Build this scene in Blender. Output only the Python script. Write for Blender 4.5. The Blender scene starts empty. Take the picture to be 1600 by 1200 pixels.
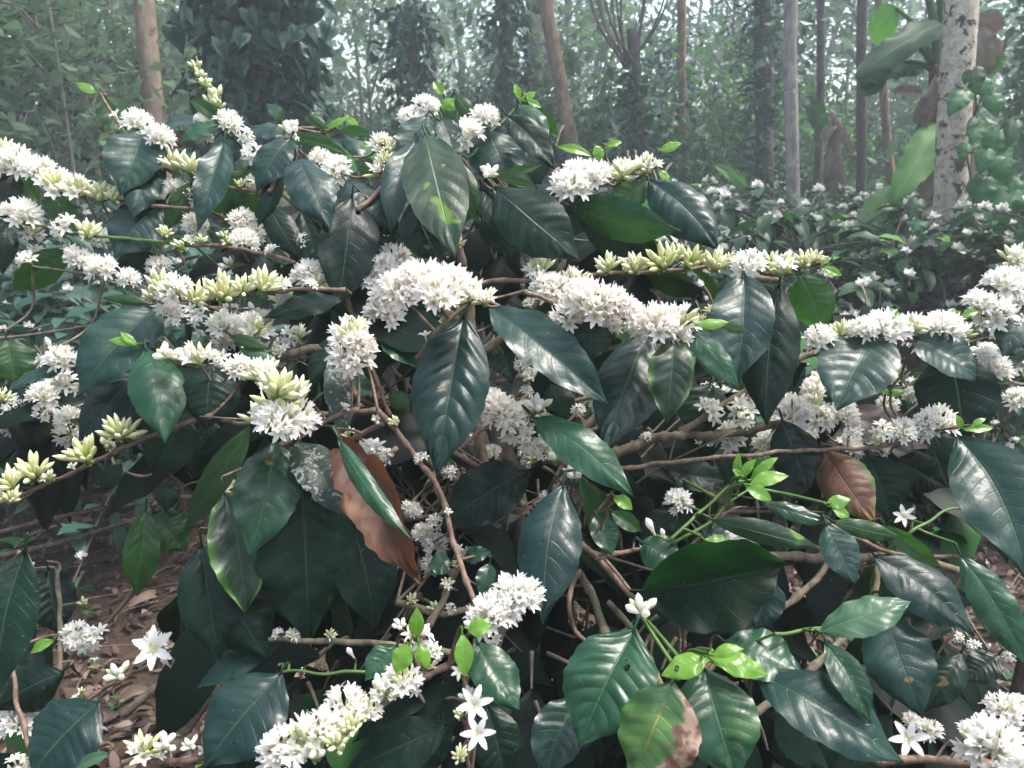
import bpy, math, random
from mathutils import Vector, Matrix, Quaternion, noise
random.seed(7)
R = math.radians
S = bpy.context.scene
COL = S.collection
# ------------------------------------------------------------------ camera
F = 1232.0; PITCH = R(17); CAMZ = 1.4
CAM = Vector((0, 0, CAMZ))
FWD = Vector((0, math.cos(PITCH), -math.sin(PITCH)))
RGT = Vector((1, 0, 0))
UPC = Vector((0, math.sin(PITCH), math.cos(PITCH)))
UP = Vector((0, 0, 1))
cd = bpy.data.cameras.new('camera'); cam = bpy.data.objects.new('camera', cd); COL.objects.link(cam)
cam.location = CAM; cam.rotation_euler = (R(90) - PITCH, 0, 0)
cd.sensor_width = 36; cd.lens = 36 * F / 1600; cd.clip_end = 400; cd.clip_start = 0.02
cd.dof.use_dof = True; cd.dof.focus_distance = 1.0; cd.dof.aperture_fstop = 11
S.camera = cam

def ray(x, y):
    return FWD + RGT * ((x - 800) / F) + UPC * ((600 - y) / F)
def px(x, y, D):
    return CAM + ray(x, y) * D
def atY(x, y, Y):
    r = ray(x, y); return CAM + r * (Y / r.y)
def onground(x, y, z=0.0):
    r = ray(x, y); return CAM + r * ((z - CAMZ) / r.z)

# ------------------------------------------------------------------ mesh builder
class MB:
    def __init__(self):
        self.v = []; self.f = []; self.uv = []; self.mi = []
    def add(self, vs, fs, uvs=None, mi=0):
        o = len(self.v)
        self.v += [tuple(p) for p in vs]
        self.uv += uvs if uvs else [(0.5, 0.5)] * len(vs)
        for f in fs:
            self.f.append(tuple(i + o for i in f)); self.mi.append(mi)
    def mesh(self, name, mats, origin=None):
        me = bpy.data.meshes.new(name)
        vs = self.v
        if origin is not None:
            ox, oy, oz = origin
            vs = [(a - ox, b - oy, c - oz) for a, b, c in vs]
        me.from_pydata(vs, [], self.f)
        ul = me.uv_layers.new(name='uv')
        idx = [0] * len(me.loops); me.loops.foreach_get('vertex_index', idx)
        flat = [0.0] * (2 * len(idx))
        for k, i in enumerate(idx):
            flat[2 * k], flat[2 * k + 1] = self.uv[i]
        ul.data.foreach_set('uv', flat)
        for m in (mats if isinstance(mats, (list, tuple)) else [mats]): me.materials.append(m)
        me.polygons.foreach_set('material_index', self.mi)
        me.polygons.foreach_set('use_smooth', [True] * len(self.f))
        me.update()
        return me

def link(name, me, parent=None, wloc=None, rot=None, scale=None):
    o = bpy.data.objects.new(name, me); COL.objects.link(o)
    if parent is not None: o.parent = parent
    if wloc is not None:
        w = Vector(wloc)
        p = parent
        while p is not None:
            w = w - p.location; p = p.parent
        o.location = w
    if rot is not None: o.rotation_mode = 'QUATERNION'; o.rotation_quaternion = rot
    if scale is not None: o.scale = (scale,) * 3
    return o
def tag(o, label=None, cat=None, group=None, kind=None):
    if label: o['label'] = label
    if cat: o['category'] = cat
    if group: o['group'] = group
    if kind: o['kind'] = kind
    return o
def empty(name, loc, label, cat, group=None):
    o = bpy.data.objects.new(name, None); COL.objects.link(o)
    o.location = loc; o.empty_display_size = 0.1
    return tag(o, label, cat, group)

def spline(pts, n):
    P = [Vector(p) for p in pts]
    if len(P) == 2: return [P[0].lerp(P[1], i / n) for i in range(n + 1)]
    P = [2 * P[0] - P[1]] + P + [2 * P[-1] - P[-2]]
    out = []; segs = len(P) - 3
    for i in range(n + 1):
        t = i / n * segs; k = min(int(t), segs - 1); t -= k
        a, b, c, d = P[k:k + 4]
        out.append(0.5 * ((2 * b) + (c - a) * t + (2 * a - 5 * b + 4 * c - d) * t * t + (3 * b - a - 3 * c + d) * t ** 3))
    return out
def tube(mb, pts, r0, r1, seg=7, mi=0, knob=0.0, knobn=0, cap=True, wob=0.0):
    n = len(pts); vs = []; uvs = []; fs = []
    t0 = (pts[1] - pts[0]).normalized()
    ref = t0.orthogonal().normalized()
    ph = random.random() * 6
    for i in range(n):
        t = (pts[min(i + 1, n - 1)] - pts[max(i - 1, 0)])
        t = t.normalized() if t.length > 1e-9 else t0
        ref = (ref - t * ref.dot(t)).normalized(); bi = t.cross(ref)
        u = i / (n - 1); r = r0 + (r1 - r0) * u
        if knobn: r *= 1 + knob * max(0, math.cos(2 * math.pi * knobn * u + ph)) ** 8
        for k in range(seg):
            a = 2 * math.pi * k / seg
            rr = r * (1 + wob * noise.noise(Vector((pts[i] * (0.5 / max(r, 1e-4)))) + Vector((k * 1.7, 0, ph))))
            vs.append(pts[i] + (ref * math.cos(a) + bi * math.sin(a)) * rr); uvs.append((k / seg, u))
    for i in range(n - 1):
        for k in range(seg):
            k2 = (k + 1) % seg
            fs.append((i * seg + k, i * seg + k2, (i + 1) * seg + k2, (i + 1) * seg + k))
    if cap:
        fs.append(tuple(range(seg))[::-1]); fs.append(tuple((n - 1) * seg + k for k in range(seg)))
    mb.add(vs, fs, uvs, mi)

# ------------------------------------------------------------------ materials
class NT:
    def __init__(self, name):
        self.m = bpy.data.materials.new(name); self.m.use_nodes = True
        self.t = self.m.node_tree; self.t.nodes.clear()
        self.out = self.t.nodes.new('ShaderNodeOutputMaterial')
    def n(self, typ, **kw):
        nd = self.t.nodes.new(typ)
        for k, v in kw.items(): setattr(nd, k, v)
        return nd
    def put(self, sock, val):
        if isinstance(val, bpy.types.NodeSocket): self.t.links.new(val, sock)
        elif isinstance(val, (tuple, list)) and len(val) == 3 and sock.type == 'RGBA': sock.default_value = (*val, 1)
        else: sock.default_value = val
    def m1(self, op, a, b=0.0):
        nd = self.n('ShaderNodeMath', operation=op); self.put(nd.inputs[0], a); self.put(nd.inputs[1], b); return nd.outputs[0]
    def step(self, x, lo, hi, a=0.0, b=1.0):
        nd = self.n('ShaderNodeMapRange', interpolation_type='SMOOTHSTEP')
        for i, v in enumerate((x, lo, hi, a, b)): self.put(nd.inputs[i], v)
        return nd.outputs[0]
    def mix(self, f, a, b):
        nd = self.n('ShaderNodeMix', data_type='RGBA')
        self.put(nd.inputs[0], f); self.put(nd.inputs[6], a); self.put(nd.inputs[7], b); return nd.outputs[2]
    def noise(self, vec, scale, detail=2.0, rough=0.5, dist=0.0):
        nd = self.n('ShaderNodeTexNoise'); self.put(nd.inputs['Vector'], vec)
        nd.inputs['Scale'].default_value = scale; nd.inputs['Detail'].default_value = detail
        nd.inputs['Roughness'].default_value = rough; nd.inputs['Distortion'].default_value = dist
        return nd.outputs[0]
    def bump(self, h, strength, dist=0.002, normal=None):
        nd = self.n('ShaderNodeBump'); self.put(nd.inputs['Height'], h)
        nd.inputs['Strength'].default_value = strength; nd.inputs['Distance'].default_value = dist
        if normal is not None: self.put(nd.inputs['Normal'], normal)
        return nd.outputs[0]
    def bsdf(self, col, rough, normal=None, spec=0.5, trans=0.0, tcol=None, sheen=0.0):
        b = self.n('ShaderNodeBsdfPrincipled')
        self.put(b.inputs['Base Color'], col); self.put(b.inputs['Roughness'], rough)
        self.put(b.inputs['Specular IOR Level'], spec)
        if normal is not None: self.put(b.inputs['Normal'], normal)
        o = b.outputs[0]
        if trans:
            t = self.n('ShaderNodeBsdfTranslucent'); self.put(t.inputs[0], tcol if tcol is not None else col)
            if normal is not None: self.put(t.inputs['Normal'], normal)
            mx = self.n('ShaderNodeMixShader'); self.put(mx.inputs[0], trans)
            self.t.links.new(o, mx.inputs[1]); self.t.links.new(t.outputs[0], mx.inputs[2]); o = mx.outputs[0]
        self.t.links.new(o, self.out.inputs['Surface'])
        return self.m

def leaf_material(name, base, base2, vein, tcol, trans=0.28, rough=0.36, under=None, spots=None, wear=0.0, veins=9.0, latw=0.25, spec=0.5, edge=None, bright=0.35, margin=None):
    g = NT(name)
    uv = g.n('ShaderNodeUVMap', uv_map='uv').outputs[0]
    sp = g.n('ShaderNodeSeparateXYZ'); g.put(sp.inputs[0], uv)
    x, u = sp.outputs[0], sp.outputs[1]
    oi = g.n('ShaderNodeObjectInfo')
    rnd = oi.outputs['Random']
    tc = g.n('ShaderNodeTexCoord').outputs['Object']
    add = g.n('ShaderNodeVectorMath', operation='ADD'); g.put(add.inputs[0], tc)
    cmb = g.n('ShaderNodeCombineXYZ'); g.put(cmb.inputs[0], g.m1('MULTIPLY', rnd, 37.0)); g.put(cmb.inputs[1], g.m1('MULTIPLY', rnd, 11.0))
    g.put(add.inputs[1], cmb.outputs[0]); vec = add.outputs[0]
    a = g.m1('ABSOLUTE', g.m1('MULTIPLY_ADD', x, 2.0)); a.node.inputs[0].links[0].from_node.inputs[2].default_value = -1.0
    mid = g.step(a, 0.012, 0.04, 1.0, 0.0)
    s = g.m1('SUBTRACT', g.m1('MULTIPLY', u, veins), g.m1('MULTIPLY', g.m1('POWER', a, 1.4), 1.7))
    fr = g.m1('ABSOLUTE', g.m1('SUBTRACT', g.m1('FRACT', s), 0.5))      # 0.5 at a vein
    lat = g.m1('MULTIPLY', g.step(fr, 0.455, 0.495), g.step(a, 0.75, 0.98, 1.0, 0.0))
    n1 = g.noise(vec, 14, 3)
    n2 = g.noise(vec, 120, 2)
    col = g.mix(g.step(g.m1('ADD', g.m1('MULTIPLY', n1, 0.7), g.m1('MULTIPLY', rnd, bright)), 0.25, 0.85), base, base2)
    col = g.mix(g.m1('MINIMUM', g.m1('ADD', g.m1('MULTIPLY', mid, 0.75), g.m1('MULTIPLY', lat, latw)), 1.0), col, vein)
    rg = g.m1('ADD', g.m1('MULTIPLY', n1, 0.25), rough - 0.10)
    rg = g.m1('ADD', rg, g.m1('MULTIPLY', g.step(n2, 0.5, 0.72), 0.12))
    if edge:
        col = g.mix(g.m1('MULTIPLY', g.step(g.m1('ADD', a, g.m1('MULTIPLY', g.m1('SUBTRACT', n1, 0.5), 0.9)), 0.62, 1.0), 0.9), col, edge)
    if spots:
        for (sc, lo, hi, c) in spots:
            col = g.mix(g.step(g.noise(vec, sc, 2, 0.5, 0.4), lo, hi), col, c)
    if margin:
        ms = g.m1('ADD', g.m1('SUBTRACT', 1.0, x), g.m1('MULTIPLY', g.m1('SUBTRACT', g.noise(vec, 45, 4, .7), 0.5), 0.55))
        col = g.mix(g.step(ms, 0.74, 0.80), col, g.mix(g.step(g.noise(vec, 90, 3), .45, .6), margin, (0.10, 0.04, 0.03)))
    if wear:
        w = g.step(g.noise(vec, 60, 4, 0.7, 1.5), 0.56, 0.6)
        col = g.mix(g.m1('MULTIPLY', w, wear), col, (0.5, 0.52, 0.47))
    dust_glint = g.step(g.noise(vec, 420, 1), 0.72, 0.78)
    col = g.mix(g.m1('MULTIPLY', dust_glint, 0.4), col, (0.3, 0.3, 0.25))  # pale dust specks, strengthened to paint water glints into the leaf colour
    bk = g.n('ShaderNodeNewGeometry').outputs['Backfacing']
    if under: col = g.mix(bk, col, g.mix(g.m1('MULTIPLY', mid, 0.6), under, vein))
    h = g.m1('ADD', g.m1('MULTIPLY', lat, -0.22), g.m1('MULTIPLY', mid, -0.8))
    h = g.m1('ADD', h, g.m1('MULTIPLY', n2, 0.5))
    h = g.m1('ADD', h, g.m1('MULTIPLY', g.noise(vec, 38, 2), 0.9))
    return g.bsdf(col, rg, g.bump(h, 0.5, 0.0016), spec, trans, tcol)

UNDER = (0.02, 0.06, 0.02)
LM = {
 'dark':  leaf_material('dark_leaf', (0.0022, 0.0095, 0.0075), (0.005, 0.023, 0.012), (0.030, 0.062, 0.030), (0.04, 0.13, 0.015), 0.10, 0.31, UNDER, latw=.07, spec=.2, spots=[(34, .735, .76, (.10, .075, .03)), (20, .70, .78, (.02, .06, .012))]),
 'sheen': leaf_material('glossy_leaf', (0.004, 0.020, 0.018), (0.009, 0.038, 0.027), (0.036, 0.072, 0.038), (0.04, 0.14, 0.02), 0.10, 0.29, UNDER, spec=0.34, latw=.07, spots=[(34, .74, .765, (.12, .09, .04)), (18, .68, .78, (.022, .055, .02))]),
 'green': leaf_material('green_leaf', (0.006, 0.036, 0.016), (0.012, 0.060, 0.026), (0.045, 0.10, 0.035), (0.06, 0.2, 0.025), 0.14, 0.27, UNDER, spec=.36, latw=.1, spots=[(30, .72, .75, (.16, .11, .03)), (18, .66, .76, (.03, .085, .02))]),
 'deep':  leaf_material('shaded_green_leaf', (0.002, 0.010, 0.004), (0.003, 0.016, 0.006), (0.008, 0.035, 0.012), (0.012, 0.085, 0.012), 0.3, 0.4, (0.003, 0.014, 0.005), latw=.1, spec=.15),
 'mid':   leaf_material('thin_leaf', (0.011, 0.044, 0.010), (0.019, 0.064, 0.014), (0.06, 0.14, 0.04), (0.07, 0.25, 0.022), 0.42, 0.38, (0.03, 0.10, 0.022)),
 'young': leaf_material('young_leaf', (0.10, 0.25, 0.025), (0.16, 0.33, 0.035), (0.22, 0.40, 0.08), (0.30, 0.55, 0.05), 0.4, 0.25, (0.25, 0.45, 0.08), latw=0.35),
 'pale':  leaf_material('pale_leaf', (0.035, 0.095, 0.05), (0.055, 0.13, 0.065), (0.10, 0.22, 0.09), (0.12, 0.3, 0.05), 0.25, 0.3, UNDER),
 'spot':  leaf_material('spotted_leaf', (0.006, 0.026, 0.010), (0.011, 0.037, 0.013), (0.06, 0.14, 0.04), (0.08, 0.26, 0.03), 0.2, 0.36, UNDER,
                        spots=[(24, 0.62, 0.70, (0.10, 0.20, 0.02)), (36, 0.69, 0.76, (0.30, 0.20, 0.02))]),
 'edge':  leaf_material('mottled_leaf', (0.0045, 0.018, 0.009), (0.009, 0.030, 0.013), (0.05, 0.11, 0.04), (0.08, 0.26, 0.03), 0.2, 0.36, UNDER,
                        spots=[(22, 0.62, 0.72, (0.07, 0.17, 0.03))], edge=(0.09, 0.20, 0.035)),
 'worn':  leaf_material('worn_leaf', (0.011, 0.026, 0.016), (0.017, 0.036, 0.023), (0.05, 0.085, 0.045), (0.06, 0.18, 0.03), 0.12, 0.5, UNDER, wear=0.45),
 'brown': leaf_material('dead_leaf', (0.045, 0.019, 0.009), (0.095, 0.041, 0.019), (0.07, 0.03, 0.018), (0.25, 0.08, 0.03), 0.2, 0.6, (0.26, 0.12, 0.07), spots=[(40, 0.52, 0.7, (0.075, 0.032, 0.02)), (16, 0.6, 0.75, (0.26, 0.15, 0.09))], latw=.5),
 'purple': leaf_material('wilted_leaf', (0.045, 0.026, 0.026), (0.075, 0.04, 0.04), (0.10, 0.05, 0.04), (0.12, 0.05, 0.04), 0.15, 0.5, (0.07, 0.04, 0.04)),
 'half':  leaf_material('dying_leaf', (0.10, 0.042, 0.02), (0.17, 0.072, 0.034), (0.03, 0.012, 0.01), (0.3, 0.15, 0.05), 0.2, 0.5, UNDER, spots=[(34, 0.55, 0.68, (0.07, 0.026, 0.016)), (22, .62, .7, (.25, .15, .05))], edge=(0.07, 0.15, 0.03)),
 'sick':  leaf_material('diseased_leaf', (0.05, 0.14, 0.03), (0.11, 0.20, 0.05), (0.36, 0.27, 0.05), (0.2, 0.3, 0.05), 0.2, 0.35, UNDER,
                        spots=[(28, 0.40, 0.62, (0.02, 0.07, 0.02)), (17, 0.60, 0.66, (0.26, 0.17, 0.12)), (70, 0.64, 0.7, (0.14, 0.06, 0.04))], margin=(0.30, 0.20, 0.15), spec=.5),
 'pepper': leaf_material('vine_leaf', (0.02, 0.085, 0.032), (0.036, 0.125, 0.048), (0.10, 0.21, 0.09), (0.08, 0.26, 0.04), 0.25, 0.36, UNDER, veins=4.0, latw=0.3, spec=.25),
 'banana': leaf_material('banana_leaf', (0.075, 0.19, 0.05), (0.11, 0.25, 0.07), (0.22, 0.36, 0.14), (0.12, 0.34, 0.05), 0.35, 0.42, (0.08, 0.20, 0.08), veins=34.0, latw=0.2, spec=.3),
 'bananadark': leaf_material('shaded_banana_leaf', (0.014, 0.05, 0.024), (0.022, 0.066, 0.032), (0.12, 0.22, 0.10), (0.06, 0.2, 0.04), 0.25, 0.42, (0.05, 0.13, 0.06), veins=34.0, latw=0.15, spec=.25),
 'bananadry': leaf_material('dry_banana_leaf', (0.12, 0.095, 0.075), (0.25, 0.20, 0.16), (0.30, 0.23, 0.17), (0.2, 0.15, 0.11), 0.2, 0.7, (0.25, 0.15, 0.1), veins=40.0, latw=0.3),
}
def foliage_mat(name, c1, c2, tcol, trans=0.25, rough=0.45, c3=None, spec=0.5):
    g = NT(name)
    uv = g.n('ShaderNodeUVMap', uv_map='uv').outputs[0]
    sp = g.n('ShaderNodeSeparateXYZ'); g.put(sp.inputs[0], uv)
    rnd = g.n('ShaderNodeObjectInfo').outputs['Random']
    f = g.m1('ADD', g.m1('MULTIPLY', sp.outputs[0], 0.75), g.m1('MULTIPLY', rnd, 0.25))
    col = g.mix(f, c1, c2)
    if c3: col = g.mix(g.step(sp.outputs[0], 0.93, 0.95), col, c3)
    return g.bsdf(col, rough, None, spec, trans, tcol)
FM = {
 'coffee': foliage_mat('coffee_foliage', (0.007, 0.026, 0.013), (0.032, 0.088, 0.036), (0.06, 0.2, 0.03), 0.15, 0.4, (0.10, 0.24, 0.04), spec=.3),
 'inner':  foliage_mat('inner_leaf', (0.002, 0.006, 0.0045), (0.006, 0.017, 0.010), (0.04, 0.14, 0.015), 0.1, 0.42, (0.03, 0.10, 0.025), spec=.12),  # shade inside the bush put into a near-black leaf colour
 'vine':   foliage_mat('dark_vine_foliage', (0.016, 0.05, 0.036), (0.055, 0.125, 0.088), (0.04, 0.14, 0.04), 0.15, 0.42, spec=.35),
 'forest': foliage_mat('forest_foliage', (0.03, 0.06, 0.042), (0.095, 0.15, 0.09), (0.15, 0.27, 0.13), 0.45, 0.5, (0.26, 0.24, 0.07)),
 'wispy':  foliage_mat('airy_foliage', (0.07, 0.12, 0.085), (0.18, 0.25, 0.17), (0.2, 0.32, 0.18), 0.5, 0.5, (0.42, 0.30, 0.08)),
 'shrub':  foliage_mat('undergrowth_foliage', (0.02, 0.065, 0.022), (0.055, 0.14, 0.04), (0.10, 0.28, 0.05), 0.3, 0.45, (0.2, 0.34, 0.06)),
}
def bark(name, c1, c2, c3=None, sc=30, rough=0.85, lich=(0.52, 0.62), bs=0.6, stretch=0.35, bd=0.004):
    g = NT(name)
    tc = g.n('ShaderNodeTexCoord').outputs['Object']
    mp = g.n('ShaderNodeMapping'); g.put(mp.inputs[0], tc); mp.inputs['Scale'].default_value = (1, 1, stretch)
    n1 = g.noise(mp.outputs[0], sc, 5, 0.65)
    col = g.mix(g.step(n1, 0.3, 0.72), c1, c2)
    if c3: col = g.mix(g.step(g.noise(tc, sc * 0.6, 6, 0.7, 0.6), *lich), col, c3)
    return g.bsdf(col, rough, g.bump(n1, bs, bd), 0.3)
BK = {
 'twig': bark('reddish_bark', (0.085, 0.053, 0.039), (0.24, 0.16, 0.12), None, 90, 0.7, bd=0.001),
 'old':  bark('old_branch_bark', (0.075, 0.058, 0.04), (0.24, 0.19, 0.135), (0.12, 0.13, 0.07), 70, 0.9, bd=0.002),
 'dry':  bark('dry_twig_bark', (0.10, 0.075, 0.055), (0.24, 0.19, 0.145), None, 80, 0.9, bd=0.001),
 'stem': bark('dark_stem_bark', (0.06, 0.05, 0.04), (0.16, 0.13, 0.10), (0.12, 0.13, 0.08), 40, 0.9),
 'shoot': bark('green_shoot', (0.05, 0.11, 0.026), (0.095, 0.17, 0.045), None, 60, 0.45, bs=0.2, bd=0.0006),
 'brown': bark('brown_bark', (0.13, 0.085, 0.06), (0.30, 0.205, 0.145), (0.36, 0.29, 0.23), 22, lich=(0.6, 0.75)),
 'tan': bark('tan_bark', (0.26, 0.18, 0.13), (0.46, 0.34, 0.26), (0.5, 0.42, 0.35), 22, lich=(0.6, 0.75)),
 'grey': bark('grey_bark', (0.19, 0.165, 0.145), (0.38, 0.34, 0.30), (0.52, 0.50, 0.46), 20, lich=(0.58, 0.66)),
 'dark': bark('dark_bark', (0.05, 0.042, 0.038), (0.12, 0.10, 0.085), None, 22),
 'lichen': bark('lichen_bark', (0.36, 0.29, 0.22), (0.62, 0.56, 0.48), (0.07, 0.06, 0.05), 30, lich=(0.53, 0.57), stretch=1.0),
 'banana': bark('banana_stalk', (0.075, 0.05, 0.032), (0.17, 0.12, 0.075), (0.10, 0.14, 0.05), 12, 0.7, lich=(0.58, 0.7)),
}
def petal_mat(nm='white_petal', tipc=(0.92, 0.905, 0.875)):
    g = NT(nm)
    sp = g.n('ShaderNodeSeparateXYZ'); g.put(sp.inputs[0], g.n('ShaderNodeUVMap', uv_map='uv').outputs[0])
    col = g.mix(g.step(sp.outputs[1], 0.0, 0.45), (0.72, 0.73, 0.46), tipc)
    return g.bsdf(col, 0.5, None, 0.3, 0.45, (0.9, 0.88, 0.82))
def bud_mat():
    g = NT('cream_bud')
    sp = g.n('ShaderNodeSeparateXYZ'); g.put(sp.inputs[0], g.n('ShaderNodeUVMap', uv_map='uv').outputs[0])
    rnd = g.n('ShaderNodeObjectInfo').outputs['Random']
    t = g.m1('ADD', sp.outputs[1], g.m1('MULTIPLY', g.m1('SUBTRACT', rnd, 0.6), 0.5))
    col = g.mix(g.step(t, 0.0, 0.55), (0.30, 0.40, 0.09), (0.66, 0.67, 0.33))
    col = g.mix(g.step(t, 0.5, 1.1), col, (0.80, 0.79, 0.58))
    return g.bsdf(col, 0.42, None, 0.4, 0.2, (0.7, 0.75, 0.4))
def plain(name, c, rough=0.6, trans=0.0):
    g = NT(name); tc = g.n('ShaderNodeTexCoord').outputs['Object']
    n1 = g.noise(tc, 200, 2)
    return g.bsdf(g.mix(n1, tuple(x * 0.75 for x in c), c), rough, None, 0.4, trans)
PET = petal_mat(); PINK = petal_mat('blush_petal', (0.90, 0.835, 0.80)); BUD = bud_mat(); CAL = plain('calyx_green', (0.15, 0.28, 0.06)); STA = plain('stamen', (0.74, 0.70, 0.56))

# ------------------------------------------------------------------ leaf blade
PROF = {
 'coffee': [(0, .05), (.04, .20), (.10, .45), (.2, .75), (.32, .94), (.45, 1), (.58, .96), (.70, .80), (.80, .56), (.88, .31), (.94, .14), (1, .0)],
 'young':  [(0, .06), (.1, .35), (.25, .75), (.42, 1), (.6, .92), (.78, .6), (.9, .3), (1, 0)],
 'heart':  [(0, .45), (.03, .78), (.12, .98), (.25, 1), (.42, .9), (.6, .68), (.78, .4), (.9, .18), (1, 0)],
 'banana': [(0, .12), (.05, .5), (.14, .85), (.3, 1), (.6, .98), (.8, .85), (.92, .55), (.98, .22), (1, .04)],
}
def prof(p, u):
    for (a, x), (b, y) in zip(p, p[1:]):
        if u <= b:
            t = (u - a) / (b - a); return x + (y - x) * t
    return 0.0
def psm(p, u):
    return (prof(p, max(0, u - .025)) + 2 * prof(p, u) + prof(p, min(1, u + .025))) / 4 if 0 < u < 1 else prof(p, u)

def blade(mb, B, T, W, N0, arch=0.1, fold=0.12, curl=0.0, twist=0.0, ripple=0.03, corr=0.02, veins=9, shape='coffee', nu=40, nv=6, rng=random, flip=False, mi=0, side=0.0, uvr=None, hole=None, rag=0.0):
    """blade from B to T, full width W, N0 the upper side"""
    ch = T - B; L = ch.length; a = ch / L
    N = (N0 - a * N0.dot(a)).normalized(); Wd = a.cross(N)
    P = PROF[shape]; ph = rng.random() * 6.28; ph2 = rng.random() * 6.28; s1 = rng.uniform(5, 8); s2 = rng.uniform(5, 8)
    vs = []; uvs = []; fs = []; cols = 2 * nv + 1
    asym = rng.uniform(-.06, .06)
    for i in range(nu + 1):
        u = i / nu
        c = B + ch * u + N * (arch * L * 4 * u * (1 - u)) + Wd * (side * L * 4 * u * (1 - u))
        t = (ch + N * (arch * L * 4 * (1 - 2 * u)) + Wd * (side * L * 4 * (1 - 2 * u))).normalized()
        n = Wd.cross(t).normalized(); w_ = t.cross(n)
        if twist:
            q = Quaternion(t, twist * (u - 0.3)); n = q @ n; w_ = q @ w_
        hw = W * 0.5 * psm(P, u)
        for j in range(-nv, nv + 1):
            v = j / nv; av = abs(v); sg = 1 if v > 0 else -1
            h = hw * (1 + asym * sg)
            if shape == 'coffee': h *= 1 + (0.014 * math.sin(2 * math.pi * (veins * u) + (0.6 if sg > 0 else 0)) + .07 * noise.noise(Vector((u * 5, sg * 4, ph * 3)))) * av
            if rag and av > 0.5: h *= 1 - rag * max(0, noise.noise(Vector((u * 14, sg * 3 + ph, 1.3)))) * 2
            fa = fold + curl * av
            sb = u * veins - 1.7 * av ** 1.4
            bulge = corr * .8 * W * (.55 + .9 * noise.noise(Vector((math.floor(sb) * 1.37, sg * 2.1, ph)))) * math.sin(math.pi * (sb - math.floor(sb))) * min(1, av * 3) * (1 - av ** 4)
            rp = ripple * W * av * av * (math.sin(s1 * math.pi * u + ph) if sg > 0 else math.sin(s2 * math.pi * u + ph2))
            back = 0.0
            if shape == 'heart': back = -0.16 * L * max(0, 1 - u * 4) * (av * (1 - 0.35 * av)) * 1.5
            bulge += .035 * W * noise.noise(Vector((u * 3.2, v * 1.6, ph2 * 5)))
            p = c + w_ * (v * h * math.cos(fa)) + n * (av * h * math.sin(fa) + bulge + rp) + t * back
            vs.append(p); uvs.append(((v + 1) / 2, u) if uvr is None else (uvr, u))
    for i in range(nu):
        for j in range(cols - 1):
            if hole and any((((i + .5) / nu - hu) / ru) ** 2 + (((j + .5) / (cols - 1) - hv) / rv) ** 2 < 1 for hu, hv, ru, rv in hole): continue
            q = (i * cols + j, i * cols + j + 1, (i + 1) * cols + j + 1, (i + 1) * cols + j)
            fs.append(q[::-1] if flip else q)
    mb.add(vs, fs, uvs, mi)

# ------------------------------------------------------------------ flower templates
def frame(d):
    d = d.normalized(); x = d.orthogonal().normalized(); return x, d.cross(x), d
def flower(mb, o, d, rng, open_=1.0, tl=0.011, pl=0.0145, pw=0.0058, np_=None, stam=True):
    x, y, d = frame(d); n = np_ or rng.choice((5, 5, 6, 6, 7))
    tip = o + d * tl
    tube(mb, [o, o.lerp(tip, .6), tip], 0.0009, 0.0016, 5, 0, cap=False)
    a0 = rng.random() * 6.28
    for k in range(n):
        a = a0 + 2 * math.pi * k / n + rng.uniform(-.12, .12)
        r = x * math.cos(a) + y * math.sin(a); s = d.cross(r)
        sp = (R(18) + R(58) * open_) * rng.uniform(.85, 1.12); L = pl * rng.uniform(.88, 1.1)
        rec = 0.45 * open_ * rng.uniform(.5, 1.5)
        rows = []
        p = tip + r * 0.0012; ang = sp * 0.6
        pv = []; uvs = []
        for i, wd in enumerate((0.5, 0.9, 1.0, 0.8, 0.22)):
            dirn = r * math.sin(ang) + d * math.cos(ang)
            nn = d * math.sin(ang) - r * math.cos(ang)
            hw = pw * 0.5 * wd
            pv += [p - s * hw + nn * hw * .35, p, p + s * hw + nn * hw * .35]; uvs += [(0, i / 4), (.5, i / 4), (1, i / 4)]
            p = p + dirn * (L / 4); ang += (sp * 0.4 + rec) / 4
        fs = []
        for i in range(4):
            for j in range(2): fs.append((i * 3 + j, i * 3 + j + 1, i * 3 + j + 4, i * 3 + j + 3))
        mb.add(pv, fs, uvs, 0)
    if stam:
        for k in range(4):
            a = a0 + 2 * math.pi * (k + .5) / 4
            r = x * math.cos(a) + y * math.sin(a)
            dr = (d + r * rng.uniform(.35, .75)).normalized(); l = rng.uniform(.006, .009)
            b = tip; c = tip + dr * l; s = dr.cross(d); s = s.normalized() * 0.0005 if s.length > 1e-6 else x * .0005
            q = r * 0.0005
            mb.add([b - s, b + s, c + s, c - s, b - q, b + q, c + q, c - q], [(0, 1, 2, 3), (4, 5, 6, 7)], None, 3)
def bud(mb, o, d, rng, L=0.017, w=0.0048, mi=1):
    x, y, d = frame(d); vs = []; uvs = []; fs = []
    bend = (x * rng.uniform(-1, 1) + y * rng.uniform(-1, 1)) * 0.12 * L
    prf = ((0, .30), (.2, .34), (.42, .62), (.62, .98), (.78, .92), (.9, .55), (1, .05)); sg = 6
    for i, (t, w_) in enumerate(prf):
        c = o + d * (L * t) + bend * t * t
        for k in range(sg):
            a = 2 * math.pi * k / sg
            vs.append(c + (x * math.cos(a) + y * math.sin(a)) * (w * .5 * w_)); uvs.append((k / sg, t))
    for i in range(len(prf) - 1):
        for k in range(sg): fs.append((i * sg + k, i * sg + (k + 1) % sg, (i + 1) * sg + (k + 1) % sg, (i + 1) * sg + k))
    mb.add(vs, fs, uvs, mi)
def hemi(rng, spread):
    z = 1 - rng.random() * (1 - math.cos(spread)); a = rng.random() * 6.28; r = math.sqrt(max(0, 1 - z * z))
    return Vector((r * math.cos(a), r * math.sin(a), z))
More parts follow.
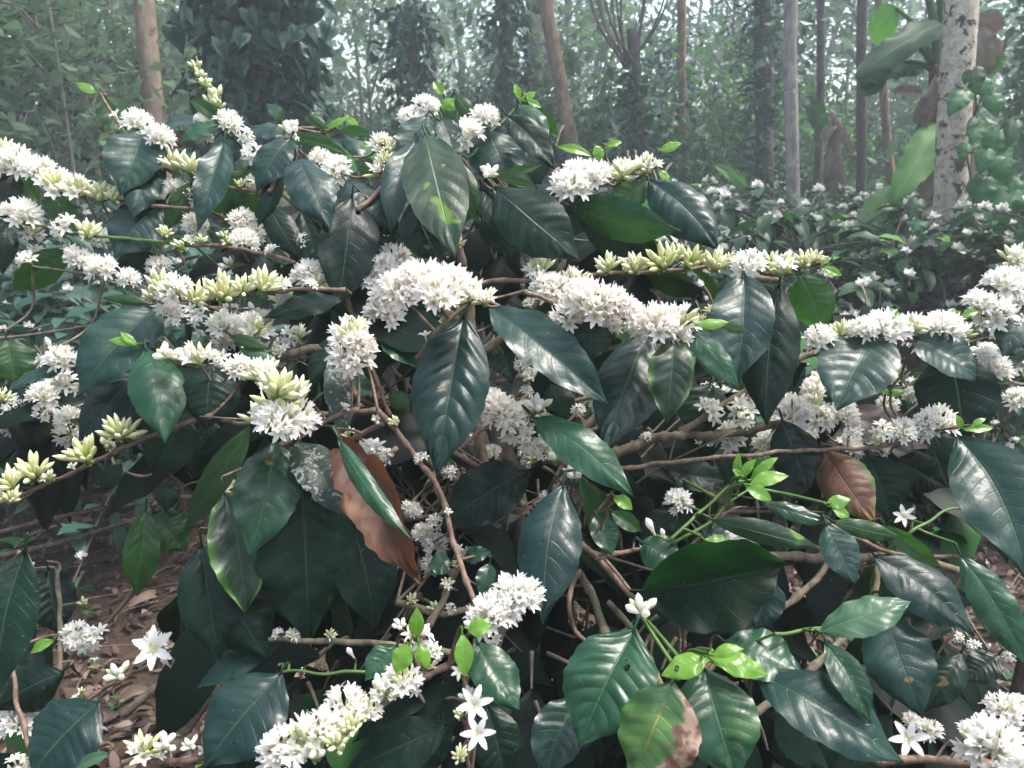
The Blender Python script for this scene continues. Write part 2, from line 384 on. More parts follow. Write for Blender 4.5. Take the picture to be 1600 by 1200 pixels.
def spreaddirs(n, spread, rng):
    out = []
    for i in range(n):
        z = 1 - (i + .5) / n * (1 - math.cos(spread)); a = i * 2.39996 + rng.uniform(-.3, .3); r = math.sqrt(max(0, 1 - z * z))
        out.append(Vector((r * math.cos(a), r * math.sin(a), z)) + Vector((rng.uniform(-.1, .1), rng.uniform(-.1, .1), 0)))
    return out
def calyx(mb, rng):
    for d in spreaddirs(7, R(100), rng): bud(mb, Vector((0, 0, -.002)), d, rng, .006, .004, 2)
def template(kind, seed):
    rng = random.Random(seed); mb = MB(); O = Vector((0, 0, 0))
    if kind == 'W':
        for i, d in enumerate(spreaddirs(22, R(74), rng)):
            o_ = rng.uniform(.0, .35) if i < 14 else rng.uniform(.35, .85)
            flower(mb, O, d, rng, o_, rng.uniform(.014, .020), rng.uniform(.0155, .018), .0058, stam=i % 2 == 0)
        for k in range(3): bud(mb, O, hemi(rng, R(95)), rng, rng.uniform(.018, .024), .0055)
        rad = 0.029
    elif kind == 'H':
        for i, d in enumerate(spreaddirs(17, R(62), rng)):
            if i % 6 == 0: flower(mb, O, d, rng, rng.uniform(.0, .2), .016, .0165, .005, stam=False)
            elif i % 6 == 3: flower(mb, O, d, rng, rng.uniform(.3, .8), .015)
            else: bud(mb, O, d, rng, rng.uniform(.024, .033), rng.uniform(.0058, .0068))
        rad = 0.028
    elif kind == 'B':
        for d in spreaddirs(16, R(58), rng): bud(mb, O, d, rng, rng.uniform(.020, .031), rng.uniform(.0055, .0066))
        rad = 0.026
    elif kind == 'S':
        for d in spreaddirs(5, R(70), rng): flower(mb, O, d, rng, rng.uniform(.85, 1.0), .012, .015, .0056)
        bud(mb, O, hemi(rng, R(80)), rng, .02, .006)
        rad = 0.027
    elif kind == 'G':
        flower(mb, O, Vector((0, 0, 1)), rng, 1.0, .012, .015, .0058, 6); rad = 0.0165
    elif kind == 'U':      # plump white unopened buds
        for d in spreaddirs(5, R(55), rng): bud(mb, O, d, rng, rng.uniform(.019, .024), .0085, 4)
        for d in spreaddirs(2, R(70), rng): bud(mb, O, d, rng, .02, .006)
        rad = 0.022
    elif kind == 'V':      # single bud
        bud(mb, O, Vector((0, 0, 1)), rng, .022, .0075, 4); rad = 0.011
    elif kind == 'P':      # tips of pale green buds
        for d in spreaddirs(6, R(50), rng): bud(mb, O, d, rng, rng.uniform(.010, .015), .0045)
        rad = 0.014
    if kind not in 'GV': calyx(mb, rng)
    return mb, rad
TPL = {}
for kd, cnt in (('W', 6), ('K', 5), ('H', 4), ('B', 4), ('S', 4), ('G', 2), ('U', 2), ('V', 1), ('P', 3)):
    L_ = []
    for q in range(cnt):
        mb, rad = template('W' if kd == 'K' else kd, hash((ord(kd), q)) % 9999)
        L_.append((mb.mesh('flower_cluster', [PINK if kd == 'K' else PET, BUD, CAL, STA, PET]), rad, mb))
    TPL[kd] = L_

# ------------------------------------------------------------------ the near coffee bushes: traced pieces
def Dm(x, y):
    d = 1.0
    if y < 450: d += (450 - y) / 450 * 0.26
    if y > 700: d -= (y - 700) / 500 * 0.17
    return d + 0.10 * ((x - 800) / 800) ** 2
# bush, base x y, tip x y, width, kind, layer (nearer +), optional k=v
LEAVES = '''
M 160 148 193 214 50 mid -3
M 150 147 118 129 15 young -3
M 228 205 188 306 84 sheen 1 k=.5
M 252 248 209 343 56 sheen 0
M 258 316 178 404 78 sheen -1
M 350 222 309 361 53 sheen 1
M 455 216 401 300 54 sheen 1 k=.55
M 440 258 402 356 32 dark 0
M 466 246 518 360 73 sheen 2 k=.5
M 347 194 296 157 22 mid 0 arch=.2
M 346 195 280 224 24 green 0 k=.6
M 302 210 262 230 24 purple -1
M 392 200 447 216 28 sheen -1 k=.6
M 460 214 545 242 28 mid 0
M 445 191 416 162 19 green 0 arch=.15
M 512 204 478 178 16 mid 0
M 510 205 545 183 12 young 0
M 540 184 560 200 12 young 0
M 300 285 262 362 32 mid -1 k=0
M 390 262 328 338 42 mid -1 k=0
M 402 302 345 356 46 mid -2 k=0
M 415 318 470 408 48 dark -1
M 550 308 527 482 92 dark 0 k=.1
M 26 268 4 348 42 dark -1
M 30 268 62 318 32 mid -2
M 76 295 126 360 42 mid -2 k=0
M 106 390 18 454 52 mid -3 k=0
M 14 352 4 430 38 dark -2
M 318 191 250 199 26 sheen -1 k=.7
M 350 200 408 206 20 dark -1 k=.6
M 692 149 677 127 17 young 0
M 690 172 709 153 21 young 1
M 712 150 743 192 25 mid 0
M 705 160 697 197 28 mid 0
M 668 181 620 247 49 sheen 1 k=.5
M 650 222 611 366 52 sheen 1 k=.5
M 664 210 712 405 100 spot 3 k=.15
M 690 187 714 270 43 worn 3
M 763 203 802 288 88 sheen 0 k=.5
M 790 180 866 264 47 dark 2 k=.4
M 812 163 857 226 41 green 2
M 822 160 874 213 31 mid 1 k=0
M 812 156 805 130 12 young 1
M 812 158 838 143 13 young 2
M 824 158 846 169 11 young 2
M 722 253 751 354 36 mid 1 k=0 twist=25
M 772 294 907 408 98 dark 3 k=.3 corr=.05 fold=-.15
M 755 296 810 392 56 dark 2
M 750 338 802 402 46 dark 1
M 780 273 847 258 15 mid 2
M 775 276 840 291 14 mid 2
M 540 284 612 362 60 sheen 0 k=.6
M 648 312 690 412 78 dark 1 k=.05
M 888 316 1064 360 66 green 2 k=-.35 corr=.05
M 905 330 1030 395 75 dark 0 k=-.2 dd=.1
M 1012 281 953 337 54 mid 0 k=0
M 1014 282 1124 392 78 sheen 1 k=.4 corr=.04
M 870 230 926 245 15 young 0
M 940 252 930 226 19 young 0
M 945 228 972 222 12 young 0
M 1030 236 1066 224 15 young 1
M 1028 266 1046 286 13 young 1
M 530 205 586 213 17 mid 0
M 535 215 573 253 26 sheen -1
M 555 252 596 279 28 mid -1
M 250 482 122 622 92 sheen 2 k=.55
M 215 580 121 692 62 sheen 1 k=.4
M 228 546 258 694 87 green 4 k=.25 corr=.03
M 330 566 322 674 94 dark 3 k=.3 corr=.04
M 215 540 169 532 15 young 3
M 215 540 188 518 13 young 3
M 100 580 6 616 27 sheen 2 k=.8
M 10 530 24 602 72 mid -1 k=0
M 236 475 160 465 16 mid 1
M 535 468 410 497 36 dark 1 k=.5
M 400 398 430 462 66 dark -2
M 358 524 426 546 20 mid 2
M 374 544 438 566 26 pale 2
M 520 525 484 606 42 dark 1
M 515 560 537 702 42 worn 2 k=.1
M 300 635 238 742 86 dark 1 k=.1
M 330 650 300 750 80 dark 0 k=.1
M 392 665 288 832 46 mid 2 k=0 twist=30
M 430 690 390 872 98 green 5 k=.35 corr=.03
M 466 690 546 812 74 worn 5 k=.5
M 470 712 482 1004 152 dark 3 k=.12 dd=-.1
M 540 790 585 985 100 dark 2 k=.05 dd=-.1
M 536 694 657 908 108 brown 5 k=.1 curl=.75 ripple=.1 rag=.2 arch=.2 corr=.07 twist=22
M 528 684 646 846 34 green 9 k=0 twist=-25
M 350 770 384 962 86 edge 4 k=.05 ripple=.07
M 315 850 345 1032 96 dark 3 k=.1
M 350 900 420 1030 110 dark 2 k=.05
M 190 725 158 770 30 dark 0
M 265 752 260 800 36 dark 1
M 228 798 214 932 54 mid 1 k=0
M 240 800 292 862 68 mid 0 k=0
L 40 860 -6 1092 92 dark 12 k=.4
L 75 888 95 992 74 dark -2 corr=.05
L 85 1001 48 1021 18 young 2
L 155 1098 48 1216 112 sheen 2 k=.6
L 100 1050 -10 1110 80 dark 1
L 0 1010 60 1075 70 dark -3
M 440 1052 318 1200 120 sheen 4 k=.5
M 430 1060 380 1215 100 dark 2
L 172 1177 116 1203 19 pale 3
M 440 1000 306 1077 46 sheen 1 k=.6
M 880 760 848 977 104 sheen 5 k=.4 corr=.025
M 830 734 688 826 92 dark 1 k=.35
M 725 494 682 744 118 sheen 6 k=.22 corr=.045 hole=1
M 765 480 952 634 78 sheen 4 k=.5 twist=20
M 832 651 991 778 64 green 5 k=.4
M 926 498 925 567 64 dark 4 k=.2
M 1015 520 944 707 108 sheen 3 k=.35 corr=.05
M 1053 524 1041 662 70 edge 5 k=.15 ripple=.07 corr=.05
M 600 525 656 576 50 green 0
M 560 580 550 636 56 green 0
M 608 610 641 646 30 mid 0
M 1162 430 1149 600 99 sheen 4 k=.35 corr=.035
M 1218 446 1198 667 92 dark 3 k=.1 corr=.04
M 1250 428 1286 522 68 mid 1 k=0
M 1083 520 1156 610 40 green 5 k=.4
M 1125 510 1170 519 17 mid 6
M 1085 508 1140 503 19 young 6
M 1372 521 1307 642 117 sheen 4 k=.45 corr=.035
M 1425 527 1526 597 64 sheen 4 k=.6
M 1480 548 1502 694 118 dark 3 k=.15 corr=.03
E 1612 475 1566 558 62 sheen 3
M 1222 658 1263 768 77 dark 2 k=.3 corr=.05
M 1303 648 1458 702 56 purple 0 k=.5
M 1288 704 1368 818 82 half 2 k=.2 corr=.05
M 1356 712 1388 812 76 dark 1
M 1455 698 1482 762 64 dark 1
M 1398 718 1478 762 62 dark 1
M 1497 684 1602 904 128 sheen 5 k=.4 side=-.06
R 1040 735 1134 752 54 dark 1 k=.4
R 1152 745 1155 707 14 young 5
R 1160 747 1181 718 16 young 6
R 1172 752 1216 714 17 young 6
R 1170 760 1233 744 24 young 7
R 1165 762 1206 782 22 young 7
R 1160 750 1144 733 11 young 5
M 1505 672 1553 668 15 young 6
M 1500 670 1494 648 11 young 6
M 1518 668 1541 654 10 young 6
M 1385 618 1416 610 14 young 1
M 1390 615 1372 606 10 young 1
M 1284 418 1316 430 14 young 3
M 1280 415 1300 402 10 young 3
E 1410 505 1384 480 13 young 3
E 1410 510 1430 495 13 young 3
E 1498 490 1480 484 12 young 3
E 1500 496 1531 486 13 young 3
R 990 986 903 1168 142 green 7 k=.55 corr=.04 hole=2
R 1052 1064 985 1225 135 sick 9 k=.5
R 1106 1026 1034 1056 40 young 10 k=.6
R 1110 1032 1201 1056 38 young 10 k=.5
R 1112 1026 1163 1014 22 young 11
R 1100 1046 1152 1222 128 green 9 k=.45 corr=.05
R 1130 1003 1258 1060 78 green 5 k=.6
R 1180 1050 1414 1194 96 sheen 6 k=.6
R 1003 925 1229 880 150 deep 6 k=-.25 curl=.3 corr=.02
R 1095 824 1202 882 62 sheen 3 k=.6
R 1280 986 1424 939 58 pale 7 k=.55
R 1290 1005 1361 1132 52 green 7 k=.5
R 1380 950 1441 1122 106 sheen 3 k=.4
R 1365 868 1522 994 76 sheen 4 k=.55
R 1290 820 1336 914 56 sheen 5 k=.4
R 1110 812 1286 857 38 spot 5 k=-.1
R 1190 785 1302 818 28 green 4 k=.4
R 1300 815 1412 842 30 mid 5
R 1380 820 1472 887 30 mid 5 k=0
R 1500 868 1607 1046 62 green 7 k=.3
R 1502 1020 1440 1114 56 dark -1 corr=.06
R 1562 1022 1504 1064 50 dark -1
R 1320 1060 1330 1190 90 dark 2
R 1230 1080 1300 1210 100 dark 3
R 1200 905 1180 985 70 sheen 1
R 1120 870 1135 960 60 dark 1
M 745 1003 813 1112 72 green 6 k=.45
M 722 990 726 1058 31 young 7
M 730 985 769 976 29 young 7
M 648 1000 651 948 26 young 7
M 642 1005 617 1052 33 young 8
M 654 1005 669 1047 25 young 8
M 622 1008 570 1064 46 green 5
M 700 1133 536 1210 84 dark 3 k=.4
M 760 1100 790 1220 80 dark 2
M 690 1110 650 1220 70 dark 2
R 905 1092 848 1220 84 sheen 4 k=.4
R 930 806 956 868 44 green 3
R 955 800 1003 831 29 mid 5
R 958 776 988 797 22 young 5
R 1000 848 1064 884 60 green 3
M 706 878 668 884 36 green 2
M 724 874 768 862 26 green 2
M 766 880 752 934 32 green 2
R 1290 790 1330 780 22 young 7
R 1300 795 1328 808 18 young 7
R 1100 845 1150 858 30 young 5 k=.6
R 1440 640 1500 800 70 dark -3
M 860 600 880 660 50 dark -2
M 770 520 800 600 60 dark -2
M 690 470 640 520 50 dark -2
M 1110 600 1090 690 80 dark -1
M 470 330 500 440 60 dark -2
M 590 330 620 400 50 dark -1
M 840 300 880 400 70 dark -2
M 960 380 1010 430 60 dark -2
M 600 640 560 720 60 dark -1
M 930 690 1010 770 70 dark -2
M 1060 800 1000 850 50 dark -1
M 80 610 60 700 70 dark -2
M 140 640 60 680 40 mid -2
M 30 700 60 770 60 dark -3
M 300 470 330 520 40 dark -2
M 180 420 250 400 40 dark -3
M 540 440 570 500 60 dark -2
M 700 420 760 470 50 dark -2
'''
# bush, centre x y, radius px, type, layer
CLUSTERS = '''
M 20 250 30 W 0;M 62 265 25 W 0;M 92 285 28 H 0;M 124 292 25 H 0;M 158 300 20 B 0;M 35 332 28 W 0;M 97 355 26 S 0;M 138 358 19 B 0
M 122 400 20 W -1;M 142 408 14 P -1;M 158 415 24 W -1;M 250 440 20 B 2;M 380 445 20 B 2;M 180 305 14 B 0;M 75 275 16 B 0;M 110 296 18 B 0;M 202 433 17 W -1;M 8 228 13 B 0
M 218 190 25 W 0;M 250 212 22 W 1;M 270 250 21 B 0;M 295 254 20 B 0;M 273 293 19 W -1
M 305 100 12 P 0;M 312 114 12 P 0;M 322 128 13 P 0;M 335 143 16 P 0;M 330 155 14 P 0;M 343 160 12 P 0
M 358 188 20 W 0;M 318 187 14 W -1;M 320 212 12 W -1;M 385 215 18 S 0;M 395 240 24 S 0;M 395 285 16 S -1;M 378 340 21 W -1;M 382 372 22 W -1
M 455 197 20 U 1;M 500 245 18 W 0;M 524 260 22 W 0;M 466 375 18 W -2;M 280 380 12 P 0;M 348 365 10 P 0;M 258 362 12 B 0
M 668 163 20 W 0;M 642 182 20 W 0;M 600 226 25 H 0;M 598 262 26 H 0;M 727 205 27 W 1;M 758 180 22 W 1;M 762 266 20 U 3;M 520 270 20 W 0
M 895 286 32 W 3;M 928 270 29 W 3;M 970 266 25 H 3;M 1010 255 22 H 3;M 900 265 22 W 2;M 600 375 25 H -2;M 615 402 25 W -2;M 578 360 20 W -2
M 842 415 22 H 1;M 945 412 19 B 1;M 990 412 20 B 1;M 1030 405 25 B 2;M 1052 394 19 B 2;M 1082 402 23 B 2;M 1122 407 22 B 2;M 1170 411 27 W 3;M 1220 415 24 H 3;M 1258 405 16 B 3;M 1276 400 13 B 3;M 1205 405 18 B 2
M 628 448 36 W 6;M 662 440 40 W 6;M 698 444 40 W 6;M 732 456 28 H 6;M 755 464 20 H 6;M 680 455 34 W 7;M 645 432 26 W 5;M 604 462 26 W -1;M 610 492 24 W -1;M 600 415 22 W -1;M 590 480 22 W -1
M 868 450 30 W 1;M 895 436 25 H 1;M 930 470 40 W 4;M 985 486 26 W 4;M 888 490 30 W 3;M 1025 502 35 W 4;M 1068 495 26 H 4;M 1058 522 22 W 4;M 945 500 26 W 3;M 850 440 22 W 1;M 1000 512 24 W 3;M 910 455 26 W 3;M 965 470 24 W 4
M 543 520 30 H 3;M 550 550 36 W 3;M 540 572 27 S 3;M 564 505 14 H 2;M 560 535 26 W 3
M 270 450 27 W 2;M 240 458 16 B 2;M 306 460 20 B 2;M 350 450 27 B 2;M 412 438 25 B 2;M 440 440 12 B 1;M 480 425 25 W -1;M 265 482 20 W 1;M 305 490 22 S 2;M 350 505 25 W 1;M 398 512 27 H 1;M 455 526 20 S 0;M 466 520 16 H 0;M 330 452 18 B 1;M 500 440 20 H -1
M 260 548 24 U 4;M 305 553 27 H 4;M 340 558 22 S 4;M 372 570 22 W 4;M 405 580 28 H 4;M 430 602 26 H 4;M 442 622 44 H 6;M 415 652 32 H 6;M 468 650 32 W 6;M 440 655 36 W 7;M 438 600 32 B 7;M 460 606 22 B 6
M 92 558 23 W 1;M 78 538 11 V 1;M 105 600 26 S 0;M 65 615 22 W -1;M 28 636 20 W -1;M 105 650 20 W -1;M 5 618 14 B 1;M 70 640 18 W -1
M 190 670 24 B 4;M 128 705 27 B 4;M 48 733 25 B 4;M 12 748 22 B 5;M 14 775 16 B 5;M 168 690 13 P 4;M 76 742 12 P 4
L 118 990 22 W -1;L 148 995 24 S -1;L 130 1002 26 S -1;L 245 1020 34 G 1;L 240 1005 20 W 0;L 185 1050 22 U 1;L 260 1035 12 V 1;L 125 1080 8 P -1;L 45 882 11 P -2;L 130 940 10 P -2;L 25 1125 30 W 0;L 8 1120 26 W 0;L 30 1198 25 S 2
M 228 1168 28 H 4;M 258 1160 22 U 4;M 298 1162 16 U 4;M 440 1168 36 W 6;M 475 1150 36 H 6;M 505 1135 32 W 6;M 540 1100 34 W 5;M 572 1108 26 H 5;M 525 1155 25 B 6;M 545 1130 20 B 6;M 460 1190 30 U 6;M 490 1175 24 U 6
M 625 1060 30 H 5;M 642 1066 24 S 5;M 595 1066 24 U 5;M 600 1080 20 H 5;M 548 1020 12 V 4;M 626 975 15 U 5;M 655 995 30 S 5;M 676 1022 22 S 5;M 720 1047 15 G 5
M 740 1102 30 G 6;M 745 1147 28 G 6;M 718 1180 14 B 5;M 716 1115 10 P 5;M 730 1085 18 U 5;M 755 1085 10 P 5
M 800 930 37 W 5;M 768 957 36 W 5;M 828 925 24 W 5;M 750 972 25 U 5;M 785 945 30 W 5;R 1005 948 28 U 6
M 585 710 29 S 2;M 575 700 18 W 2;M 780 640 30 W 2;M 800 662 35 S 2;M 830 690 30 S 2;M 872 706 28 U 2;M 900 736 22 U 2;M 842 630 23 U 4;M 770 622 20 W 1;M 815 566 17 S 0;M 905 640 14 S 0;M 815 645 24 W 1;M 850 698 20 W 2
R 1060 780 21 W 2;R 1415 808 18 G 4;R 1018 825 16 V 4;R 1037 835 10 V 4
M 1110 640 28 S 0;M 1160 640 30 S 0;M 1240 640 30 W 0;M 1285 656 28 S 0;M 1320 645 22 W 0;M 1270 628 18 H 0;M 1335 677 17 S 3;M 1380 674 22 S 3;M 1410 672 22 W 3;M 1465 658 31 W 3;M 1445 660 20 W 3;M 1140 680 26 W -2;M 1200 690 22 W -2;M 1250 670 20 S 0;M 1180 620 20 W -1
E 1280 526 25 W 2;E 1320 516 22 H 2;E 1385 508 31 W 3;E 1430 506 24 H 3;E 1475 506 29 W 3;E 1590 400 25 H 2;E 1570 440 31 W 2;E 1550 485 33 W 2;E 1592 468 20 W 2;E 1408 512 20 W 3;E 1425 615 13 W 0;E 1560 575 22 W 0;E 1592 622 22 W 0;E 1545 555 16 W 0
R 1498 996 11 S -1;R 1520 1008 13 S -1;R 1575 1020 16 S -1;R 1545 1010 7 V -1;R 1570 1110 28 W 3;R 1590 1098 16 W 2;R 1415 1155 30 G 5;R 1550 1160 46 W 8;R 1585 1180 40 S 8;R 1530 1150 28 U 8;R 1425 1125 13 W 0;R 1452 1140 18 W 0
E 1602 432 30 W 2;E 1532 470 24 W 2;E 1578 505 26 W 2;E 1500 520 20 H 3;E 1350 512 22 W 3;E 1300 530 20 W 1;M 680 850 20 W -2;M 660 832 18 W -2;M 668 880 16 S -2;M 850 775 12 S -3;M 770 705 14 W -3
'''
# bush, bark, start radius px, end radius px, layer, points
BRANCHES = '''
M twig 5 4 3 590 640;640 700;690 775;712 860;738 935;744 990;728 1080;735 1150;736 1210
M twig 5 3 4 330 650;225 684;150 722;70 758;-10 792
M twig 4 2 0 330 330;180 312;120 292;60 272;-20 250
M shoot 4 2 0 300 380;170 371;100 362;60 352;-10 340
M dry 3 2 -1 330 480;220 452;150 432;50 415
M twig 4 2 2 540 452;430 455;340 468;230 475
M twig 4 3 0 460 410;370 386;280 383
M twig 5 3 1 700 445;770 440;850 436;950 427;1050 424;1130 412;1250 412;1290 408
M twig 4 3 3 820 455;900 490;960 495;1030 505;1090 512
M old 10 8 0 860 720;960 710;1010 692;1060 680;1150 676;1290 645
M old 9 6 -1 820 790;760 765;700 740;620 682;540 650
M old 8 6 1 560 620;500 548;440 560;370 580;300 570;240 560
M twig 4 3 3 960 735;1040 722;1150 712;1300 702;1380 697;1450 682;1505 671
R old 8 6 1 950 1010;942 980;928 935;903 892
R twig 4 3 2 905 893;890 938;900 985;916 1004
R twig 6 4 2 905 850;950 890;992 935;1010 960
R twig 4 4 3 930 872;1000 858;1045 845
R shoot 3 2 4 1045 845;1110 785;1150 756;1165 752
R shoot 3 2 4 1050 850;1110 815;1135 788;1175 762
M twig 6 4 4 700 1040;640 1070;590 1108;520 1145;430 1168;380 1172;280 1188;190 1192
M old 9 7 3 760 1040;780 1000;806 945
M shoot 3 2 4 600 1052;540 1050;440 1052
R shoot 3 2 6 1210 990;1280 985;1310 995
R shoot 3 2 5 1410 842;1430 826;1475 800;1505 796
R old 9 7 -1 1180 868;1300 872;1400 870;1520 895
R twig 4 3 4 1330 840;1400 868;1470 870;1500 872
M old 6 5 1 660 990;690 940;706 905;722 868
M old 6 5 0 620 940;680 955;745 950;790 930
E twig 5 3 2 1640 470;1560 490;1450 512;1330 528;1255 548
E twig 5 3 1 1650 440;1600 450;1570 440
E dry 4 3 0 1660 600;1590 600;1540 575
R twig 6 5 6 1640 1195;1540 1192;1420 1188;1365 1186
R shoot 3 2 8 1150 1010;1110 1032;1060 1062
R twig 5 4 4 1080 1120;1090 1060;1110 1030
M shoot 3 2 0 352 205;340 165;322 125;307 88
M shoot 4 3 0 700 250;696 200;694 160
M shoot 4 3 1 740 240;775 200;815 160
M twig 4 3 1 840 330;900 300;960 282;1020 262
M twig 5 4 1 560 330;600 280;605 215
M twig 4 3 1 420 300;455 230;460 200
M twig 4 3 0 420 300;340 290;280 260;215 195
M twig 4 3 0 270 270;210 230;155 145
M old 10 7 -1 760 760;745 640;740 520;720 400;700 300;700 240
M old 8 5 -1 740 520;640 450;560 400;480 330;420 290
M old 8 5 -1 742 560;830 480;880 400;850 330
M old 8 5 -1 748 640;640 560;560 500;540 450
M old 7 5 0 860 720;940 640;1000 560;1080 520;1160 440;1220 440
M old 7 5 0 1060 680;1180 600;1300 540;1400 530;1490 550
M twig 5 4 3 560 640;500 660;455 690;430 700
M twig 5 4 3 600 660;560 680;530 690
M twig 5 4 2 780 720;830 650;850 640
M twig 4 3 2 720 700;770 670;840 700;905 740
M twig 4 3 5 650 560;700 500;740 470;780 478
M twig 4 3 1 610 650;590 600;560 540;545 500
R old 7 5 1 1060 1240;1040 1100;1000 1000;950 940
R old 7 5 1 1040 1120;1150 1000;1280 900;1300 820
R old 7 5 2 1060 1180;1200 1100;1350 960;1380 860
L old 6 4 0 60 1260;70 1150;95 1050;90 900
L twig 4 3 0 80 1130;160 1080;250 1030
L twig 4 3 -1 95 1050;130 1010;165 1000
L twig 4 3 3 60 1220;20 1050;30 860
M old 6 4 2 760 1040;640 1010;500 1000;420 1000
M twig 5 4 3 620 700;560 760;520 790
M old 6 4 1 590 640;480 650;380 660;310 645
M old 6 4 1 480 650;420 720;360 770;320 850
M dry 4 2 0 300 650;240 740;180 730
M dry 4 3 0 360 780;260 780;230 800
'''
BUSHES = {
 'M': ('large coffee bush in full white bloom filling the middle of the picture', px(815, 1120, 1.12)),
 'L': ('low dark coffee plant at the lower left corner above the leaf litter', px(70, 1250, 0.95)),
 'R': ('low coffee bush at lower right with lime green shoot tips and few flowers', px(1070, 1235, 0.95)),
 'E': ('coffee bush reaching in from the right edge with white flowers below the pale trunk', px(1690, 640, 1.15)),
}
rootM = {}
stem_pts = {}
for k, (lab, p) in BUSHES.items():
    rootM[k] = empty('coffee_bush', (p.x, p.y, 0), lab, 'bush')
# main stems
def stem(k, pts, r0, r1):
    mb = MB(); tube(mb, spline(pts, 24), r0, r1, 10, wob=.25); return link('trunk', mb.mesh('trunk', BK['stem'], pts[0]), rootM[k], pts[0])
sM = px(815, 1120, 1.12); tM = px(800, 760, 1.10)
stem('M', [Vector((sM.x, sM.y, -.02)), Vector((sM.x + .01, sM.y, .35)), sM, px(832, 940, 1.11), tM, px(760, 620, 1.08)], .026, .013)
stem('R', [Vector((rootM['R'].location.x, rootM['R'].location.y, -.02)), px(1065, 1235, .95)], .016, .011)
stem('L', [Vector((rootM['L'].location.x, rootM['L'].location.y, -.02)), px(62, 1255, .95)], .012, .008)
stem('E', [Vector((rootM['E'].location.x, rootM['E'].location.y, -.02)), px(1690, 640, 1.15), px(1670, 450, 1.15)], .018, .008)

BR = []   # (bush, object, mesh builder, points)
for ln in BRANCHES.strip().split('\n'):
    b, bk, r0, r1, lay, rest = ln.split(' ', 5)
    pts = []
    raw = [tuple(map(float, q.split())) for q in rest.split(';')]
    for i, (x, y) in enumerate(raw):
        d = Dm(x, y) - 0.026 * int(lay) + 0.01 + random.uniform(-.012, .012)
        pts.append(px(x, y, d))
    r0 = float(r0) / F * .85; r1 = float(r1) / F * .85
    mb = MB(); sp = spline(pts, 10 * len(pts))
    L_ = sum((b_ - a_).length for a_, b_ in zip(sp, sp[1:]))
    for i in range(1, len(sp) - 1): sp[i] = sp[i] + Vector((noise.noise(sp[i] * 30), noise.noise(sp[i] * 30 + Vector((9, 0, 0))), noise.noise(sp[i] * 30 + Vector((0, 9, 0))))) * 0.004
    if bk != 'shoot': tube(mb, sp, r0, r1, 8, knob=.35, knobn=max(2, int(L_ / .035)), wob=.25 if bk == 'old' else .12)
    else: tube(mb, sp, r0, r1, 8)
    BR.append((b, bk, mb, sp))
def attach(bush, p, maxd, r=0.0016, mi=0):
    """a short stalk from p to the nearest branch of the bush, grown into that branch's mesh"""
    best = None; bd = 1e9
    for i, (b, bk, mb, sp) in enumerate(BR):
        if b != bush: continue
        for q in sp[::2]:
            d = (q - p).length
            if d < bd: bd = d; best = (i, q)
    if best is None or bd > maxd: return None
    if bd < .004: return best[0]
    i, q = best; m = p.lerp(q, .4) + Vector((0, .35 * bd, -.12 * bd))
    tube(BR[i][2], spline([q, m, p], 8), max(r, .0022 if bd > .05 else r), r, 5, cap=False)
    return i

LPARTS = []
for ln in LEAVES.strip().split('\n'):
    t = ln.split(); b = t[0]; bx, by, tx, ty, w = map(float, t[1:6]); kind = t[6]; lay = float(t[7])
    o = {k_: float(v_) for k_, v_ in (q.split('=') for q in t[8:])}
    rng = random.Random(int(bx * 7 + by * 13 + tx))
    D = Dm((bx + tx) / 2, (by + ty) / 2) - 0.026 * lay
    lp = math.hypot(tx - bx, ty - by); down = max(0, (ty - by) / lp)
    Lw = lp / F * D
    dd = o.get('dd', -(0.12 + 0.40 * down) if kind in ('sheen', 'green', 'worn', 'spot', 'half') else (-.05 if kind == 'mid' else -.2 * down - .05)) * Lw * rng.uniform(.8, 1.2)
    B = px(bx, by, D - dd * .5); T = px(tx, ty, D + dd * .5)
    a = (T - B).normalized(); V = (CAM - (B + T) / 2).normalized()
    Nf = (V - a * V.dot(a)).normalized(); Nu = (UP - a * UP.dot(a))
    Nu = Nu.normalized() if Nu.length > .15 else Nf
    k = o.get('k', {'sheen': .45, 'young': .4, 'green': .35, 'mid': .15, 'dark': .2}.get(kind, .2))
    N = (Nf * (1 - abs(k)) + Nu * k).normalized()
    Wt = w / F * D / max(.55, abs(N.dot(Nf)))
    flip = bool(o.get('flip', 0))
    shape = 'young' if kind == 'young' or w < 16 else 'coffee'
    small = lp < 70
    hole = {1: [(.15, .36, .022, .022)], 2: [(.33, .36, .03, .035), (.27, .40, .012, .015)]}.get(int(o.get('hole', 0)))
    mb = MB()
    # petiole, then the blade
    pl = min(.014, .1 * Lw) * rng.uniform(.7, 1.2)
    B0 = B - a * pl + UP * .004
    tube(mb, spline([B0, B.lerp(B0, .5) + UP * .001, B + a * .004], 4), .0017 if not small else .001, .0013 if not small else .0008, 6, mi=0)
    blade(mb, B, T, Wt, N, arch=o.get('arch', rng.uniform(.05, .13)), fold=o.get('fold', rng.uniform(-.08, .28)), curl=o.get('curl', rng.uniform(-.35, .1)),
          twist=R(o.get('twist', rng.uniform(-14, 14))), ripple=o.get('ripple', rng.uniform(.015, .04)), corr=o.get('corr', rng.uniform(.02, .042)) * (.6 if small else 1), side=o.get('side', rng.uniform(-.04, .04)),
          veins=9, shape=shape, nu=(18 if small else 46) * (3 if hole else 1), nv=(4 if small else 8) * (3 if hole else 1), rng=rng, flip=flip, hole=hole, rag=o.get('rag', .12 if kind == 'worn' else 0))
    LPARTS.append((Lw * Wt, b, kind, B0, mb))
